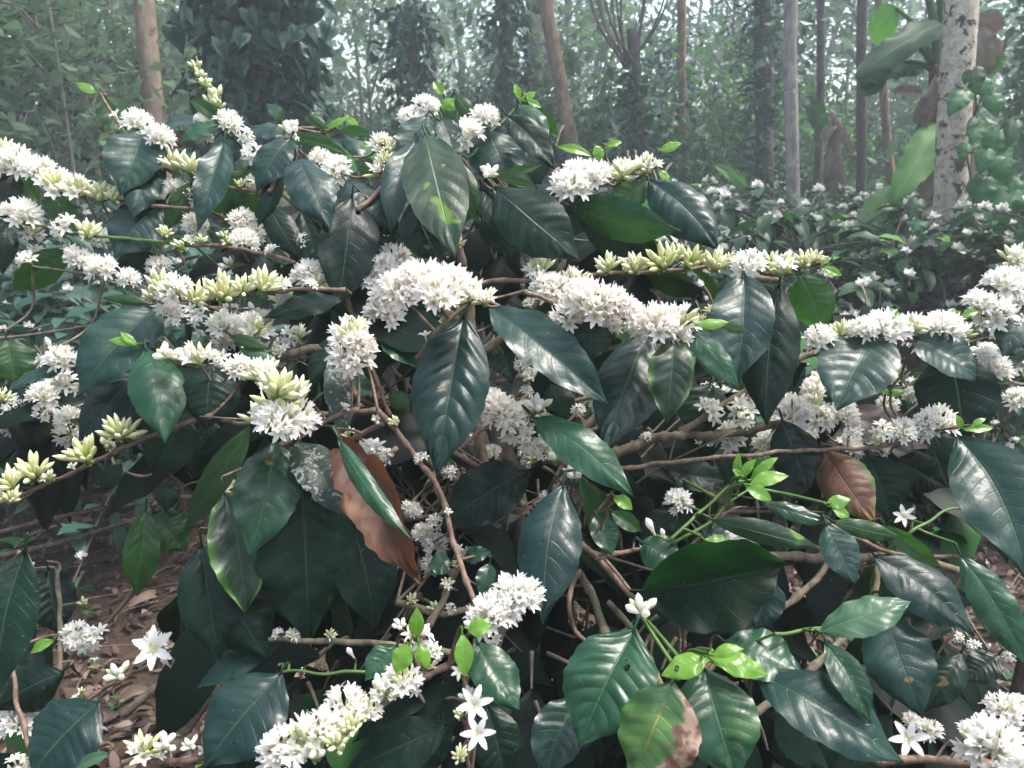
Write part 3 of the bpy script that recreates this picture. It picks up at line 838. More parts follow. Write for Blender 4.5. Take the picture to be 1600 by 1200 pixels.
LLAB = {'brown': 'large brown dead leaf hanging down', 'half': 'dying leaf turned brown with green edges', 'sick': 'diseased leaf blotched yellow, green and pinkish brown', 'purple': 'wilted dark purplish leaf',
        'spot': 'green leaf with yellow orange spots', 'young': 'small lime green young leaf', 'worn': 'worn leaf with whitish scarring', 'pale': 'pale green young leaf', 'mid': 'thin bright green leaf lit from behind', 'edge': 'leaf with mottled light green margin'}
LPARTS.sort(key=lambda q: -q[0])
BRO = [None] * len(BR)
cntL = {}
restL = {}
todo = []
for (ar, b, kind, B0, mb) in LPARTS:
    i = attach(b, B0, .13)
    n = cntL.get(b, 0)
    if n < 96 or kind in ('young',) and n < 99: cntL[b] = n + 1; todo.append((b, kind, B0, mb, i))
    else: restL.setdefault(b, []).append((kind, mb))
CP = []
for ln in CLUSTERS.replace('\n', ';').split(';'):
    if not ln.strip(): continue
    b, x, y, r, kd, lay = ln.split(); x, y, r, lay = float(x), float(y), float(r), float(lay)
    rng = random.Random(int(x * 31 + y * 17))
    D = Dm(x, y) - 0.026 * lay - .012
    me, rad, tmb = rng.choice(TPL['K' if kd == 'W' and 520 < x < 1110 and 395 < y < 720 else kd])
    p = px(x, y, D)
    V = (CAM - p).normalized()
    if kd in ('G',): d = V + UP * rng.uniform(-.1, .3) + Vector((rng.uniform(-.3, .3), 0, 0))
    elif kd in ('S',): d = V * rng.uniform(.5, 1) + UP * rng.uniform(-.4, .6) + Vector((rng.uniform(-.5, .5), 0, 0))
    elif kd in ('W',): d = V * rng.uniform(.2, .6) + UP * rng.uniform(.7, 1.0) + Vector((rng.uniform(-.35, .35), 0, 0))
    else: d = UP + V * rng.uniform(.1, .5) + Vector((rng.uniform(-.35, .35), 0, 0))
    if kd == 'V': d = UP + Vector((rng.uniform(-.6, .2), -.2, 0))
    d.normalize()
    sc = r / F * D / rad * {'B': 1.6, 'P': 1.5, 'U': 1.25, 'H': 1.3}.get(kd, 1.1)
    off = {'W': .45, 'H': .5, 'B': .5, 'S': .3, 'G': .2, 'U': .5, 'V': .9, 'P': .5}[kd]
    base = p - d * (rad * sc * off)
    q = d.to_track_quat('Z', 'Y') @ Quaternion((0, 0, 1), rng.random() * 6.28)
    CP.append((r, b, kd, base, q, sc, me, tmb))
rng = random.Random(404)
def extra(b, p, r, kd, up):
    me, rad, tmb = rng.choice(TPL[kd]); d = (UP * up + (CAM - p).normalized() * rng.uniform(.1, .7) + Vector((rng.uniform(-.6, .6), 0, rng.uniform(-.3, .3)))).normalized()
    D = (p - CAM).dot(FWD); sc = r / F * D / rad
    CP.append((r * .5, b, kd, p - d * (rad * sc * .4), d.to_track_quat('Z', 'Y') @ Quaternion((0, 0, 1), rng.random() * 6.28), sc, me, tmb))
for b, bk, mb, sp in BR:
    if bk in ('twig', 'old') and b in 'ME':
        for q in range(4): p = rng.choice(sp[4:]); extra(b, p + UP * .008, rng.uniform(10, 17), rng.choice('SSGPHBBBU'), .8)
for cx, cy, rx, ry, n in ((90, 620, 110, 60, 14), (420, 480, 200, 70, 20), (1220, 650, 170, 50, 18), (620, 440, 60, 60, 10), (760, 650, 120, 70, 14), (380, 300, 160, 70, 10), (1480, 570, 110, 50, 10), (680, 830, 60, 60, 8), (120, 400, 110, 60, 8)):
    for q in range(n):
        x = cx + rng.uniform(-rx, rx); y = cy + rng.uniform(-ry, ry); p = px(x, y, Dm(x, y) + rng.uniform(.02, .14)); extra('M', p, rng.uniform(14, 24), rng.choice('SSWWHU'), .6)
CP.sort(key=lambda c: -c[0])
cntC = {}; restC = {}; todoC = []
for (r, b, kd, base, q, sc, me, tmb) in CP:
    i = attach(b, base, .12, .0014)
    n = cntC.get(b, 0)
    if n < 100: cntC[b] = n + 1; todoC.append((b, kd, base, q, sc, me, i))
    else: restC.setdefault(b, []).append((base, q, sc, tmb))
# branch objects (with their stalks), each a part
for i, (b, bk, mb, sp) in enumerate(BR):
    o = link('branch', mb.mesh('branch', BK[bk], sp[0]), rootM[b], sp[0])
    if bk == 'shoot': o['label'] = 'fresh green shoot'
    BRO[i] = o
for (b, kind, B0, mb, i) in todo:
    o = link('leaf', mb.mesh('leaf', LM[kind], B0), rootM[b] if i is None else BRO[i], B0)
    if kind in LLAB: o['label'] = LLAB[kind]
CLAB = {'B': 'cluster of closed pale green buds', 'P': 'few small pale green buds', 'U': 'plump white unopened buds', 'V': 'single white bud', 'G': 'single open white star flower', 'S': 'loose cluster of white star flowers', 'H': 'half open cream flower cluster'}
for (b, kd, base, q, sc, me, i) in todoC:
    o = link('flower_cluster', me, rootM[b] if i is None else BRO[i], base, q, sc)
    if kd in CLAB: o['label'] = CLAB[kd]
for b, lst in restC.items():
    mb = MB()
    for base, q, sc, t in lst:
        vs = [base + q @ (Vector(v) * sc) for v in t.v]
        o0 = len(mb.v); mb.v += [tuple(v) for v in vs]; mb.uv += t.uv
        mb.f += [tuple(k_ + o0 for k_ in f) for f in t.f]; mb.mi += t.mi
    ob = link('small_flower_clusters', mb.mesh('small_flower_clusters', [PET, BUD, CAL, STA, PET], rootM[b].location), rootM[b], rootM[b].location); ob['kind'] = 'stuff'

# ---- inner foliage and twigs of the big bush (behind the traced leaves)
FILL = [(520, 420, 340, 150), (900, 540, 330, 190), (1250, 610, 240, 170), (470, 860, 150, 150), (1230, 960, 280, 190), (330, 640, 220, 110), (760, 330, 330, 110), (700, 1120, 200, 90), (1430, 760, 150, 120), (120, 640, 120, 90)]
def inner(bush, n, regions, seed, hide=.06):
    rng = random.Random(seed); mb = MB(); st = MB()
    for q in range(n):
        cx, cy, rx, ry = rng.choice(regions)
        rr = math.sqrt(rng.random()); a_ = rng.random() * 6.28
        x = cx + rx * rr * math.cos(a_); y = cy + ry * rr * math.sin(a_)
        D = Dm(x, y) + hide + rng.random() ** 1.2 * 0.40
        B = px(x, y, D)
        a = Vector((rng.uniform(-1, 1), rng.uniform(-1, .6), rng.uniform(-1.5, -.1))).normalized(); L = rng.uniform(.09, .19)
        if B.z - L < .05: continue
        N = Vector((rng.uniform(-.5, .5), rng.uniform(-.8, .2), 1))
        N = N - a * N.dot(a)
        if N.length < .1: continue
        blade(mb, B, B + a * L, L * rng.uniform(.36, .5), N.normalized(), arch=rng.uniform(.05, .15), fold=rng.uniform(-.1, .3), curl=rng.uniform(-.3, .1), nu=16, nv=3, rng=rng, corr=.03, uvr=rng.random() * .92 if rng.random() < .93 else .97, ripple=.03)
        back = (-a + Vector((0, .4, .5))).normalized()
        tube(st, spline([B, B + back * .025, B + back * .05 - UP * .01], 4), .0015, .003, 5, cap=False)
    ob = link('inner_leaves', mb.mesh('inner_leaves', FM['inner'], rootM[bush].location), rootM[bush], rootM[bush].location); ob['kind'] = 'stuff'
    return st
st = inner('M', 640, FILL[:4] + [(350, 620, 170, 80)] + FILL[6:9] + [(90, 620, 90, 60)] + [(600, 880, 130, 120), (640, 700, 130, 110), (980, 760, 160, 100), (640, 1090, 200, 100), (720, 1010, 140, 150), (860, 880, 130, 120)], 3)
rng = random.Random(12)
for q in range(110):       # the tangle of thin dry twigs inside the bush
    x = rng.gauss(720, 190); y = rng.gauss(760, 130)
    D = Dm(x, y) + rng.uniform(.05, .3); p0 = px(x, y, D)
    if p0.z < .08: continue
    d = Vector((rng.uniform(-1, 1), rng.uniform(-.6, .6), rng.uniform(-.5, .7))).normalized()
    L = rng.uniform(.10, .32)
    if p0.z + d.z * L > 1.1: continue
    tube(st, spline([p0, p0 + d * L * .5 + Vector((rng.uniform(-.02, .02), 0, rng.uniform(-.02, .03))), p0 + d * L], 8), rng.uniform(.0014, .003), .001, 5, knob=.3, knobn=5)
for q in range(15):       # limbs from the stem outwards
    a_ = q * 2.4; p0 = px(800 + rng.uniform(-25, 15), rng.uniform(560, 1000), 1.11)
    d = Vector((math.cos(a_), abs(math.sin(a_)) * .9 + .1, rng.uniform(.0, .5))); L = rng.uniform(.3, .6); d.z = min(d.z, (1.08 - p0.z) / L)
    tube(st, spline([p0, p0 + d * L * .5 + UP * .02, p0 + d * L], 10), .0045, .002, 6, knob=.3, knobn=7)
ob = link('inner_twigs', st.mesh('inner_twigs', BK['dry'], rootM['M'].location), rootM['M'], rootM['M'].location); ob['kind'] = 'stuff'
st = inner('L', 22, [(60, 1180, 60, 50), (40, 960, 50, 130)], 9, .12)
ob = link('inner_twigs', st.mesh('inner_twigs', BK['old'], rootM['L'].location), rootM['L'], rootM['L'].location); ob['kind'] = 'stuff'
st = inner('R', 150, [(1230, 980, 260, 180), (1080, 1120, 160, 100), (1380, 1040, 120, 120)], 5, .05)
ob = link('inner_twigs', st.mesh('inner_twigs', BK['old'], rootM['R'].location), rootM['R'], rootM['R'].location); ob['kind'] = 'stuff'
for b, lst in restL.items():          # leaves past the hundred that show largest
    kinds = sorted({k_ for k_, _ in lst}); mb = MB()
    for k_, m in lst:
        o0 = len(mb.v); mb.v += m.v; mb.uv += m.uv; mb.f += [tuple(j + o0 for j in f) for f in m.f]; mb.mi += [kinds.index(k_)] * len(m.f)
    ob = link('small_leaves', mb.mesh('small_leaves', [LM[k_] for k_ in kinds], rootM[b].location), rootM[b], rootM[b].location); ob['kind'] = 'stuff'

# ------------------------------------------------------------------ ground
def ground_mat():
    g = NT('soil'); tc = g.n('ShaderNodeTexCoord').outputs['Object']
    n1 = g.noise(tc, 5, 6, .7); n2 = g.noise(tc, 45, 4, .7)
    col = g.mix(g.step(n1, .3, .7), (0.03, 0.02, 0.015), (0.07, 0.048, 0.034))
    col = g.mix(g.step(n2, .45, .7), col, (0.10, 0.07, 0.05))
    return g.bsdf(col, .95, g.bump(g.m1('ADD', n1, n2), .9, .02), .2)
mb = MB(); NG = 120; SZ = 46.0
def gz(x, y):
    return 0.05 * noise.noise(Vector((x * .5, y * .5, 0))) + .018 * noise.noise(Vector((x * 3, y * 3, 4))) if math.hypot(x, y) < 40 else 0
def gc(i):
    t = (i / NG) * 2 - 1; return SZ * (0.25 * t + 0.75 * t ** 3)
vs = [Vector((gc(i), gc(j), gz(gc(i), gc(j)))) for j in range(NG + 1) for i in range(NG + 1)]
mb.add(vs, [(j * (NG + 1) + i, j * (NG + 1) + i + 1, (j + 1) * (NG + 1) + i + 1, (j + 1) * (NG + 1) + i) for j in range(NG) for i in range(NG)])
tag(link('ground', mb.mesh('ground', ground_mat())), kind='structure')
def litter_mat():
    g = NT('leaf_litter'); sp = g.n('ShaderNodeSeparateXYZ'); g.put(sp.inputs[0], g.n('ShaderNodeUVMap', uv_map='uv').outputs[0])
    cr = g.n('ShaderNodeValToRGB'); g.put(cr.inputs[0], sp.outputs[0]); e = cr.color_ramp.elements
    e[0].position = 0; e[0].color = (0.02, 0.012, 0.009, 1); e[1].position = 1; e[1].color = (0.30, 0.22, 0.175, 1)
    for p_, c_ in ((.3, (0.05, 0.029, 0.021, 1)), (.6, (0.105, 0.064, 0.046, 1)), (.8, (0.17, 0.115, 0.085, 1))):
        q = e.new(p_); q.color = c_
    tc = g.n('ShaderNodeTexCoord').outputs['Object']
    return g.bsdf(g.mix(g.m1('MULTIPLY', g.noise(tc, 150, 3), .5), cr.outputs[0], (0.06, 0.035, 0.03)), .6, None, .4, .08)
LIT = litter_mat()
rng = random.Random(21); mb = MB()
def litter_leaf(mb, x, y, rng):
    L = rng.uniform(.016, .05) if rng.random() < .86 else rng.uniform(.05, .10); z = gz(x, y) + rng.uniform(.003, .03)
    a_ = rng.random() * 6.28; a = Vector((math.cos(a_), math.sin(a_), rng.uniform(-.25, .25))).normalized()
    N = Vector((rng.uniform(-.5, .5), rng.uniform(-.5, .5), 1)); B = Vector((x, y, z))
    blade(mb, B, B + a * L, L * rng.uniform(.35, .6), N, arch=rng.uniform(-.15, .3), fold=rng.uniform(-.2, .5), curl=rng.uniform(-.5, .7), twist=rng.uniform(-.7, .7), ripple=.12, corr=.0, nu=4, nv=1 + (L > .06), rng=rng, uvr=rng.random())
for i in range(14500):
    D_ = 0.7 + rng.random() ** 1.3 * 3.6; x = rng.uniform(-.85, .85) * (D_ + .5); litter_leaf(mb, x, D_, rng)
tag(link('leaf_litter', mb.mesh('leaf_litter', LIT)), 'brown fallen leaves covering the ground under the bushes', 'leaf litter', kind='stuff')
mb = MB()
for i in range(260):
    D_ = 0.8 + rng.random() * 3.2; x = rng.uniform(-.85, .85) * (D_ + .4); a_ = rng.random() * 6.28; L = rng.uniform(.08, .4)
    p = Vector((x, D_, gz(x, D_) + .02)); d = Vector((math.cos(a_), math.sin(a_), rng.uniform(-.03, .12)))
    tube(mb, spline([p, p + d * L * .5 + UP * rng.uniform(0, .02), p + d * L], 5), rng.uniform(.0012, .003), .001, 5)
tag(link('fallen_twigs', mb.mesh('fallen_twigs', BK['dry'])), 'thin dry twigs scattered over the fallen leaves', 'twigs', kind='stuff')
mb = MB()
for i in range(420):       # small green weeds
    D_ = 1.0 + rng.random() * 4; x = rng.uniform(-.85, .85) * (D_ + .4); z = gz(x, D_)
    for k in range(rng.randint(3, 7)):
        a_ = rng.random() * 6.28; d = Vector((math.cos(a_), math.sin(a_), rng.uniform(.3, 1.4))).normalized(); L = rng.uniform(.02, .05)
        p = Vector((x, D_, z + .012)); blade(mb, p, p + d * L, L * .45, UP + d.orthogonal() * .2, nu=4, nv=1, rng=rng, uvr=rng.random(), shape='young')
tag(link('weeds', mb.mesh('weeds', FM['shrub'])), 'tiny green weeds sprouting between the fallen leaves', 'weeds', kind='stuff')
mb = MB()
for i in range(160):       # fallen petals
    D_ = 1.1 + rng.random() * 3; x = rng.uniform(-.85, .85) * (D_ + .4); p = Vector((x, D_, gz(x, D_) + .03))
    flower(mb, p, Vector((rng.uniform(-1, 1), rng.uniform(-1, 1), .6)), rng, .9, .006, stam=False)
tag(link('fallen_petals', mb.mesh('fallen_petals', [PET, BUD, CAL, STA])), 'white coffee flowers dropped on the brown leaf litter', 'petals', kind='stuff')
TW = [('long pale dry twig lying level across the left edge', 4, [(-20, 836), (120, 802), (300, 776)], .25), ('curved grey dry twig sagging below the left branches', 5, [(-20, 872), (100, 846), (200, 815), (262, 790)], .3),
      ('short broken grey stick slanting over the fallen leaves', 6, [(190, 1117), (250, 1070), (316, 1020)], .1), ('forked thick dry stick standing in the litter', 8, [(285, 1145), (320, 1100), (345, 1070)], .15),
      ('thin dry twig rising from the litter at left', 3, [(155, 985), (205, 925), (240, 820), (200, 815)], .15), ('thin bare twig poking out below the left flowers', 3, [(-10, 530), (60, 522), (165, 505)], .2)]
for lab, r, pts, dz in TW:
    P = [px(x, y, Dm(x, y) + dz) for x, y in pts]; mb = MB(); sp = spline(P, 24)
    tube(mb, sp, r / F * 1.2, r / F * .8, 7, knob=.3, knobn=6, wob=.2)
    tag(link('dry_twig', mb.mesh('dry_twig', BK['dry'], P[0]), None, P[0]), lab, 'twig', 'bare dry twigs')

# ------------------------------------------------------------------ coffee field behind
def lowleaf(mb, B, a, L, W, N, rng, u):
    N = (N - a * N.dot(a)); 
    if N.length < .05: return
    blade(mb, B, B + a * L, W, N.normalized(), arch=rng.uniform(.06, .16), fold=rng.uniform(0, .35), nu=6, nv=2, rng=rng, corr=0, ripple=.04, uvr=u)
def field_bush(seed, nl=520, rad=.75, h=1.1, nf=120, mat='coffee'):
    rng = random.Random(seed); fo = MB(); stm = MB(); fl = MB()
    tube(stm, spline([Vector((0, 0, -.05)), Vector((.03, 0, h * .5)), Vector((0, .03, h * .9))], 8), .022, .008, 7)
    tips = []
    for q in range(34):
        a_ = q * 2.4 + rng.uniform(-.3, .3); z0 = h * (.25 + .65 * rng.random()); r = rad * rng.uniform(.7, 1.1) * (1.15 - .45 * z0 / h)
        d = Vector((math.cos(a_), math.sin(a_), 0)); p0 = Vector((0, 0, z0)); p1 = p0 + d * r * .55 + UP * rng.uniform(.05, .18); p2 = p0 + d * r + UP * rng.uniform(-.12, .16)
        sp = spline([p0, p1, p2], 10); tube(stm, sp, .006, .003, 5, cap=False); tips.append(sp)
    for q in range(nl):
        sp = rng.choice(tips); p = sp[rng.randint(3, 10)] + Vector((rng.uniform(-.03, .03),) * 3)
        a = Vector((rng.uniform(-1, 1), rng.uniform(-1, 1), rng.uniform(-1.0, .25))).normalized(); L = rng.uniform(.09, .17)
        lowleaf(fo, p, a, L, L * .45, UP + Vector((rng.uniform(-.4, .4), rng.uniform(-.4, .4), 0)), rng, rng.random())
    for q in range(nf):
        sp = rng.choice(tips); p = sp[rng.randint(4, 10)] + UP * .015; r = rng.uniform(.019, .036)
        for k, d in enumerate(spreaddirs(9, R(95), rng)):
            x, y, d = frame(d); w = r * .32
            fl.add([p, p + d * r * .7 + x * w, p + d * r * 1.1, p + d * r * .7 - x * w, p + d * r * .6 + y * w, p + d * r * .6 - y * w], [(0, 1, 2, 3), (0, 4, 2, 5)], [(0, .5)] * 6)
    return fo.mesh('foliage', FM[mat]), stm.mesh('stem', BK['dark']), fl.mesh('flowers', PET)
FB = [field_bush(s) for s in (1, 2, 3)]
FBD = [field_bush(s, nf=40, mat='vine') for s in (7, 8)]
FBX = [field_bush(s, nf=230) for s in (4, 5, 6)]
FBL = 'bushy coffee shrub dotted with white flowers in the field behind'
rng = random.Random(77)
spots = []
for Yr, n in ((2.75, 4), (3.6, 6), (4.6, 7), (5.8, 8), (7.2, 9), (9, 9)):
    for i in range(n):
        spots.append((1000 + (720 / (n - 1)) * i + rng.uniform(-25, 25), Yr + rng.uniform(-.3, .3), 0))
for Yr, n in ((2.7, 2), (3.6, 3), (4.8, 4)):
    for i in range(n): spots.append((-120 + 330 / max(1, n - 1) * i + rng.uniform(-30, 30), Yr + rng.uniform(-.2, .2), 1))
for Yr, n in ((5, 4), (6.5, 5)):
    for i in range(n): spots.append((350 + 600 / (n - 1) * i, Yr, 2))
used = {}
for x, Y, side in spots:
    D = Y * math.cos(PITCH); X = (x - 800) / F * D
    s = rng.uniform(.82, 1.05) * (.95 if side != 1 else .9)
    if side == 0 and Y < 3.3: s *= .72
    tpl = rng.choice(FBX if rng.random() < .55 else FB)
    if side == 1: tpl = rng.choice(FBD)
    lab, grp = {0: ('bushy coffee shrub dotted with white flowers in the field at right', 'coffee shrubs in the field at right'), 1: ('dark coffee shrub with few flowers behind the left flower branches', 'coffee shrubs behind at left'), 2: ('coffee shrub hidden behind the top of the big bush', 'coffee shrubs behind the big bush')}[side]
    e = empty('coffee_shrub', (X, Y, 0), lab, 'bush', grp)
    e.rotation_euler = (0, 0, rng.random() * 6.28); e.scale = (s, s, s * rng.uniform(.95, 1.08))
    for nm, me in zip(('foliage', 'stem', 'flowers'), tpl):
        if side == 2 and nm == 'flowers': continue
        o = link(nm, me, e)
        if nm == 'flowers': o['kind'] = 'stuff'

# ------------------------------------------------------------------ trees
def trunk_mesh(P0, P1, ht, r0, r1, bk, rng, bend=.03, seg=12, base=None):
    """from the ground through P0 (lower) and P1 (upper) up to height ht"""
    d = P1 - P0; d = d / d.z
    A = P0 - d * P0.z; A = A - UP * .1
    pts = []; n = 40; ox = rng.random() * 50
    for i in range(n + 1):
        z = -.1 + (ht + .1) * i / n
        p = P0 + d * (z - P0.z)
        p = p + Vector((noise.noise(Vector((z * .55, ox, 0))), noise.noise(Vector((z * .55, ox, 5))), 0)) * bend + Vector((noise.noise(Vector((z * 2.5, ox, 0))), noise.noise(Vector((z * 2.5, ox, 5))), 0)) * bend * .25
        pts.append(p)
    mb = MB(); tube(mb, pts, r0, r1, seg, wob=.09); return mb, A, pts
def leafquad(mb, p, L, W, rng, down=.5, u=None):
    a = Vector((rng.gauss(0, 1), rng.gauss(0, 1), rng.gauss(-down, .6))).normalized()
    s = a.cross(Vector((rng.gauss(0, .5), rng.gauss(0, .5), 1)));
    if s.length < .05: return
    s = s.normalized() * W * .5; n = s.cross(a).normalized() * W * .16
    u = rng.random() if u is None else u
    mb.add([p, p + a * L * .45 + s - n, p + a * L, p + a * L * .45 - s - n, p + a * L * .5], [(0, 1, 4), (1, 2, 4), (2, 3, 4), (3, 0, 4)], [(u, 0)] * 5)
def heartleaf(mb, p, L, W, N, a, rng, u):
    s = a.cross(N).normalized()
    out = [(0, .12), (-.12, .3), (-.06, .46), (.2, .5), (.5, .36), (.78, .14), (1, 0)]
    vs = [p + N * .01 * L, p + a * L * .5 + N * L * .06]; nn = len(out)
    for sg in (1, -1):
        for t, w in out[:-1]: vs.append(p + a * (L * t) + s * (sg * w * W) - N * (w * L * .10))
    vs.append(p + a * L - N * L * .05); tip = len(vs) - 1
    fs = []
    for b in (2, 2 + nn - 1):
        ch = [b + i for i in range(nn - 1)] + [tip]
        fs.append((0, ch[0], ch[1], 1))
        for i in range(1, nn - 1): fs.append((1, ch[i], ch[i + 1]))
    mb.add(vs, fs, [(u, 0)] * len(vs))
def clumps(rng, n, boxf):
    return [(boxf(), rng.uniform(.5, 1)) for _ in range(n)]
def airy_crown(seed, z0, z1, rad, n, L, clump=26, spread=.3, tall=True):
    """leafy branches round a thin stem: clumps of small leaves with gaps between"""
    rng = random.Random(seed); mb = MB(); br = MB()
    for q in range(clump):
        z = rng.uniform(z0, z1); a_ = rng.random() * 6.28; r = rad * math.sqrt(rng.random()) * (1 - .35 * (z - z0) / (z1 - z0))
        c = Vector((r * math.cos(a_), r * math.sin(a_), z))
        tube(br, spline([Vector((0, 0, max(.2, z - r * .7))), c * .5 + Vector((0, 0, z * .5 - r * .1)), c], 5), .012, .004, 4, cap=False)
        cu = rng.random() * .5
        for k in range(n // clump):
            p = c + Vector((rng.gauss(0, spread), rng.gauss(0, spread), rng.gauss(0, spread * .6)))
            l = L * rng.uniform(.6, 1.3); leafquad(mb, p, l, l * rng.uniform(.4, .6), rng, u=min(1, cu + rng.random() * .5))
    return mb, br
CR = {}
for i in range(4):
    mb, br = airy_crown(40 + i, .4, 5.2, .95, 1300, .135, 30, .26)
    tb = MB(); r_ = random.Random(i); tube(tb, spline([Vector((0, 0, -.1)), Vector((r_.uniform(-.2, .2), 0, 2)), Vector((r_.uniform(-.3, .3), r_.uniform(-.3, .3), 5.4))], 14), .022, .008, 7, wob=.1)
    tb.v += [tuple(v) for v in br.v]; o0 = len(tb.uv); tb.uv += br.uv; tb.f += [tuple(k + o0 for k in f) for f in br.f]; tb.mi += br.mi
    CR[i] = (mb, tb)
SAP = [(CR[i][0].mesh('crown', FM['wispy'] if i < 2 else FM['forest']), CR[i][1].mesh('trunk', BK['dark'] if i % 2 else BK['grey'])) for i in range(4)]
def shrub_tpl(seed, h, rad, n, L, mat):
    rng = random.Random(seed); mb = MB(); br = MB()
    for q in range(30):
        a_ = rng.random() * 6.28; z = h * rng.uniform(.15, 1); r = rad * math.sqrt(rng.random()) * (1.1 - .5 * z / h); c = Vector((r * math.cos(a_), r * math.sin(a_), z))
        tube(br, spline([Vector((0, 0, 0)), c * .5 + UP * .05, c], 5), .01, .003, 4, cap=False)
        cu = rng.random() * .5
        for k in range(n // 30):
            p = c + Vector((rng.gauss(0, .16), rng.gauss(0, .16), rng.gauss(0, .12)));
            if p.z < .02: continue
            l = L * rng.uniform(.6, 1.3); leafquad(mb, p, l, l * .45, rng, u=min(1, cu + rng.random() * .5))
    return mb.mesh('foliage', mat), br.mesh('stem', BK['dark'])
SHR = [shrub_tpl(64, 2.4, .8, 1700, .13, FM['vine']), shrub_tpl(61, 1.5, .7, 1200, .11, FM['shrub']), shrub_tpl(62, 1.9, .8, 1400, .12, FM['forest']), shrub_tpl(63, 1.2, .7, 1000, .13, FM['shrub'])]
# high crowns of the shade trees (thin, above the picture)
HIGH = []
for i in range(3):
    mb, br = airy_crown(80 + i, -1.0, 2.4, 1.7, 1300, .16, 26, .42)
    HIGH.append((mb.mesh('crown', FM['forest']), br))
# near and middle trunks: name, label, bark, bottom px, top px, Y, width px at top, height, crown
TREES = [
 ('tree', 'bare tan trunk leaning left of the dark vine column', 'tan', (246, 190), (231, 0), 5.2, 29, 9),
 ('tree', 'pale grey trunk beside the leaning brown one at the centre', 'grey', (828, 150), (838, 0), 9.5, 19, 11),
 ('tree', 'reddish brown trunk leaning left behind the centre of the bush', 'brown', (884, 180), (848, 0), 8.0, 21, 10),
 ('tree', 'thin straight brownish trunk right of the pollarded vine tree', 'brown', (1068, 250), (1064, 0), 9.0, 13, 10),
 ('tree', 'pinkish grey straight trunk standing in the flowering field', 'grey', (1240, 310), (1237, 0), 7.0, 19, 10),
 ('tree', 'thin dark trunk just right of the pinkish grey trunk', 'dark', (1275, 270), (1282, 0), 8.5, 12, 10),
 ('tree', 'thin dark trunk in front of the large banana leaves', 'dark', (1344, 200), (1352, 0), 7.5, 14, 10),
 ('tree', 'short slanting brown trunk left of the banana stalk', 'brown', (1394, 285), (1380, 130), 8.0, 14, 3.2),
]
def finish_tree(name, lab, mb, A, pts, bk, crown=True, cat='tree', grp=None, rng=random, cs=1.0):
    e = empty(name, A + UP * .1, lab, cat, grp)
    o = link('trunk', mb.mesh('trunk', BK[bk], A + UP * .1), e, A + UP * .1)
    if crown and rng.random() < .5:
        me, br = rng.choice(HIGH); c = link('crown', me, e, pts[-1], None, cs); c.rotation_euler = (0, 0, rng.random() * 6.28)
        lb = MB(); lb.v, lb.f, lb.uv, lb.mi = br.v, br.f, br.uv, br.mi
        l = link('limbs', br.mesh('limbs', BK[bk]), e, pts[-1], None, cs); l.rotation_euler = c.rotation_euler
    return e
rng = random.Random(31)
for nm, lab, bk, b_, t_, Y, w, ht in TREES:
    P0 = atY(*b_, Y); P1 = atY(*t_, Y); D = Y * math.cos(PITCH); r = w / 2 / F * D
    mb, A, pts = trunk_mesh(P0, P1, ht, r * 1.12, r * .8, bk, rng, .05)
    finish_tree(nm, lab, mb, A, pts, bk, ht > 5, rng=rng)
# the pale lichen trunk at right
Y = 4.0; P0 = atY(1482, 380, Y); P1 = atY(1502, 0, Y); D = Y * math.cos(PITCH)
mb, A, pts = trunk_mesh(P0, P1, 9, 25 / F * D * 1.02, 22 / F * D * .8, 'lichen', rng, .025, 18)
finish_tree('tree', 'pale lichen blotched trunk with a green climber at right', mb, A, pts, 'lichen', True, rng=rng)

# dark trunks wrapped in climbing vines
def vine_column(lab, x, ytop, Y, wpx, h0, h1, n, L, bk='dark', mat='vine', hearts=True, taper=.8, trunk_r=.09, seed=0, name='vine_covered_tree', xt=None, gap=-.22, ht=None):
    rng = random.Random(seed); P0 = atY(x, 250, Y); P1 = atY(xt if xt is not None else x, 0, Y); D = Y * math.cos(PITCH); rad = wpx / 2 / F * D
    mb, A, pts = trunk_mesh(P0, P1, ht or max(h1 + 1.5, 7), trunk_r, trunk_r * .7, bk, rng, .04)
    e = finish_tree(name, lab, mb, A, pts, bk, ht is None, rng=rng)
    fo = MB(); dd = (P1 - P0); dd = dd / dd.z
    for q in range(n):
        z = h0 + (h1 - h0) * rng.random(); a_ = rng.random() * 6.28
        lump = .72 + 1.0 * noise.noise(Vector((math.cos(a_) * 1.1, math.sin(a_) * 1.1, z * 1.1 + seed * 7.3)))
        if noise.noise(Vector((math.cos(a_) * 1.6, math.sin(a_) * 1.6, z * 2.2 + seed * 3.1))) < gap: continue
        r = rad * max(.2, lump) * rng.uniform(.4, 1.3); o_ = Vector((math.cos(a_), math.sin(a_), 0))
        p = P0 + dd * (z - P0.z) + o_ * r
        N = (o_ + UP * rng.uniform(-.2, 1.3) + Vector((rng.gauss(0, .7), rng.gauss(0, .7), rng.gauss(0, .3)))).normalized()
        a = (Vector((rng.gauss(0, .8), rng.gauss(0, .8), -1)) + o_ * .3); a = (a - N * a.dot(N)).normalized(); l = L * rng.uniform(.5, 1.35)
        u = min(.92, max(0, .45 + .5 * noise.noise(p * 2.2) + rng.uniform(-.3, .3)))
        if hearts: heartleaf(fo, p, l, l * .85, N, a, rng, u)
        else: leafquad(fo, p, l, l * .5, rng, u=u)
    link('foliage', fo.mesh('foliage', FM[mat], e.location), e, e.location)
    return e
vine_column('wide dark column of broad vine leaves behind the bush at left', 408, 0, 6.0, 225, .5, 3.8, 3200, .135, seed=1, trunk_r=.1, gap=-.5)
vine_column('dark trunk wrapped in vines left of the two leaning trunks', 792, 0, 9.0, 68, .2, 5.0, 1300, .11, seed=2)
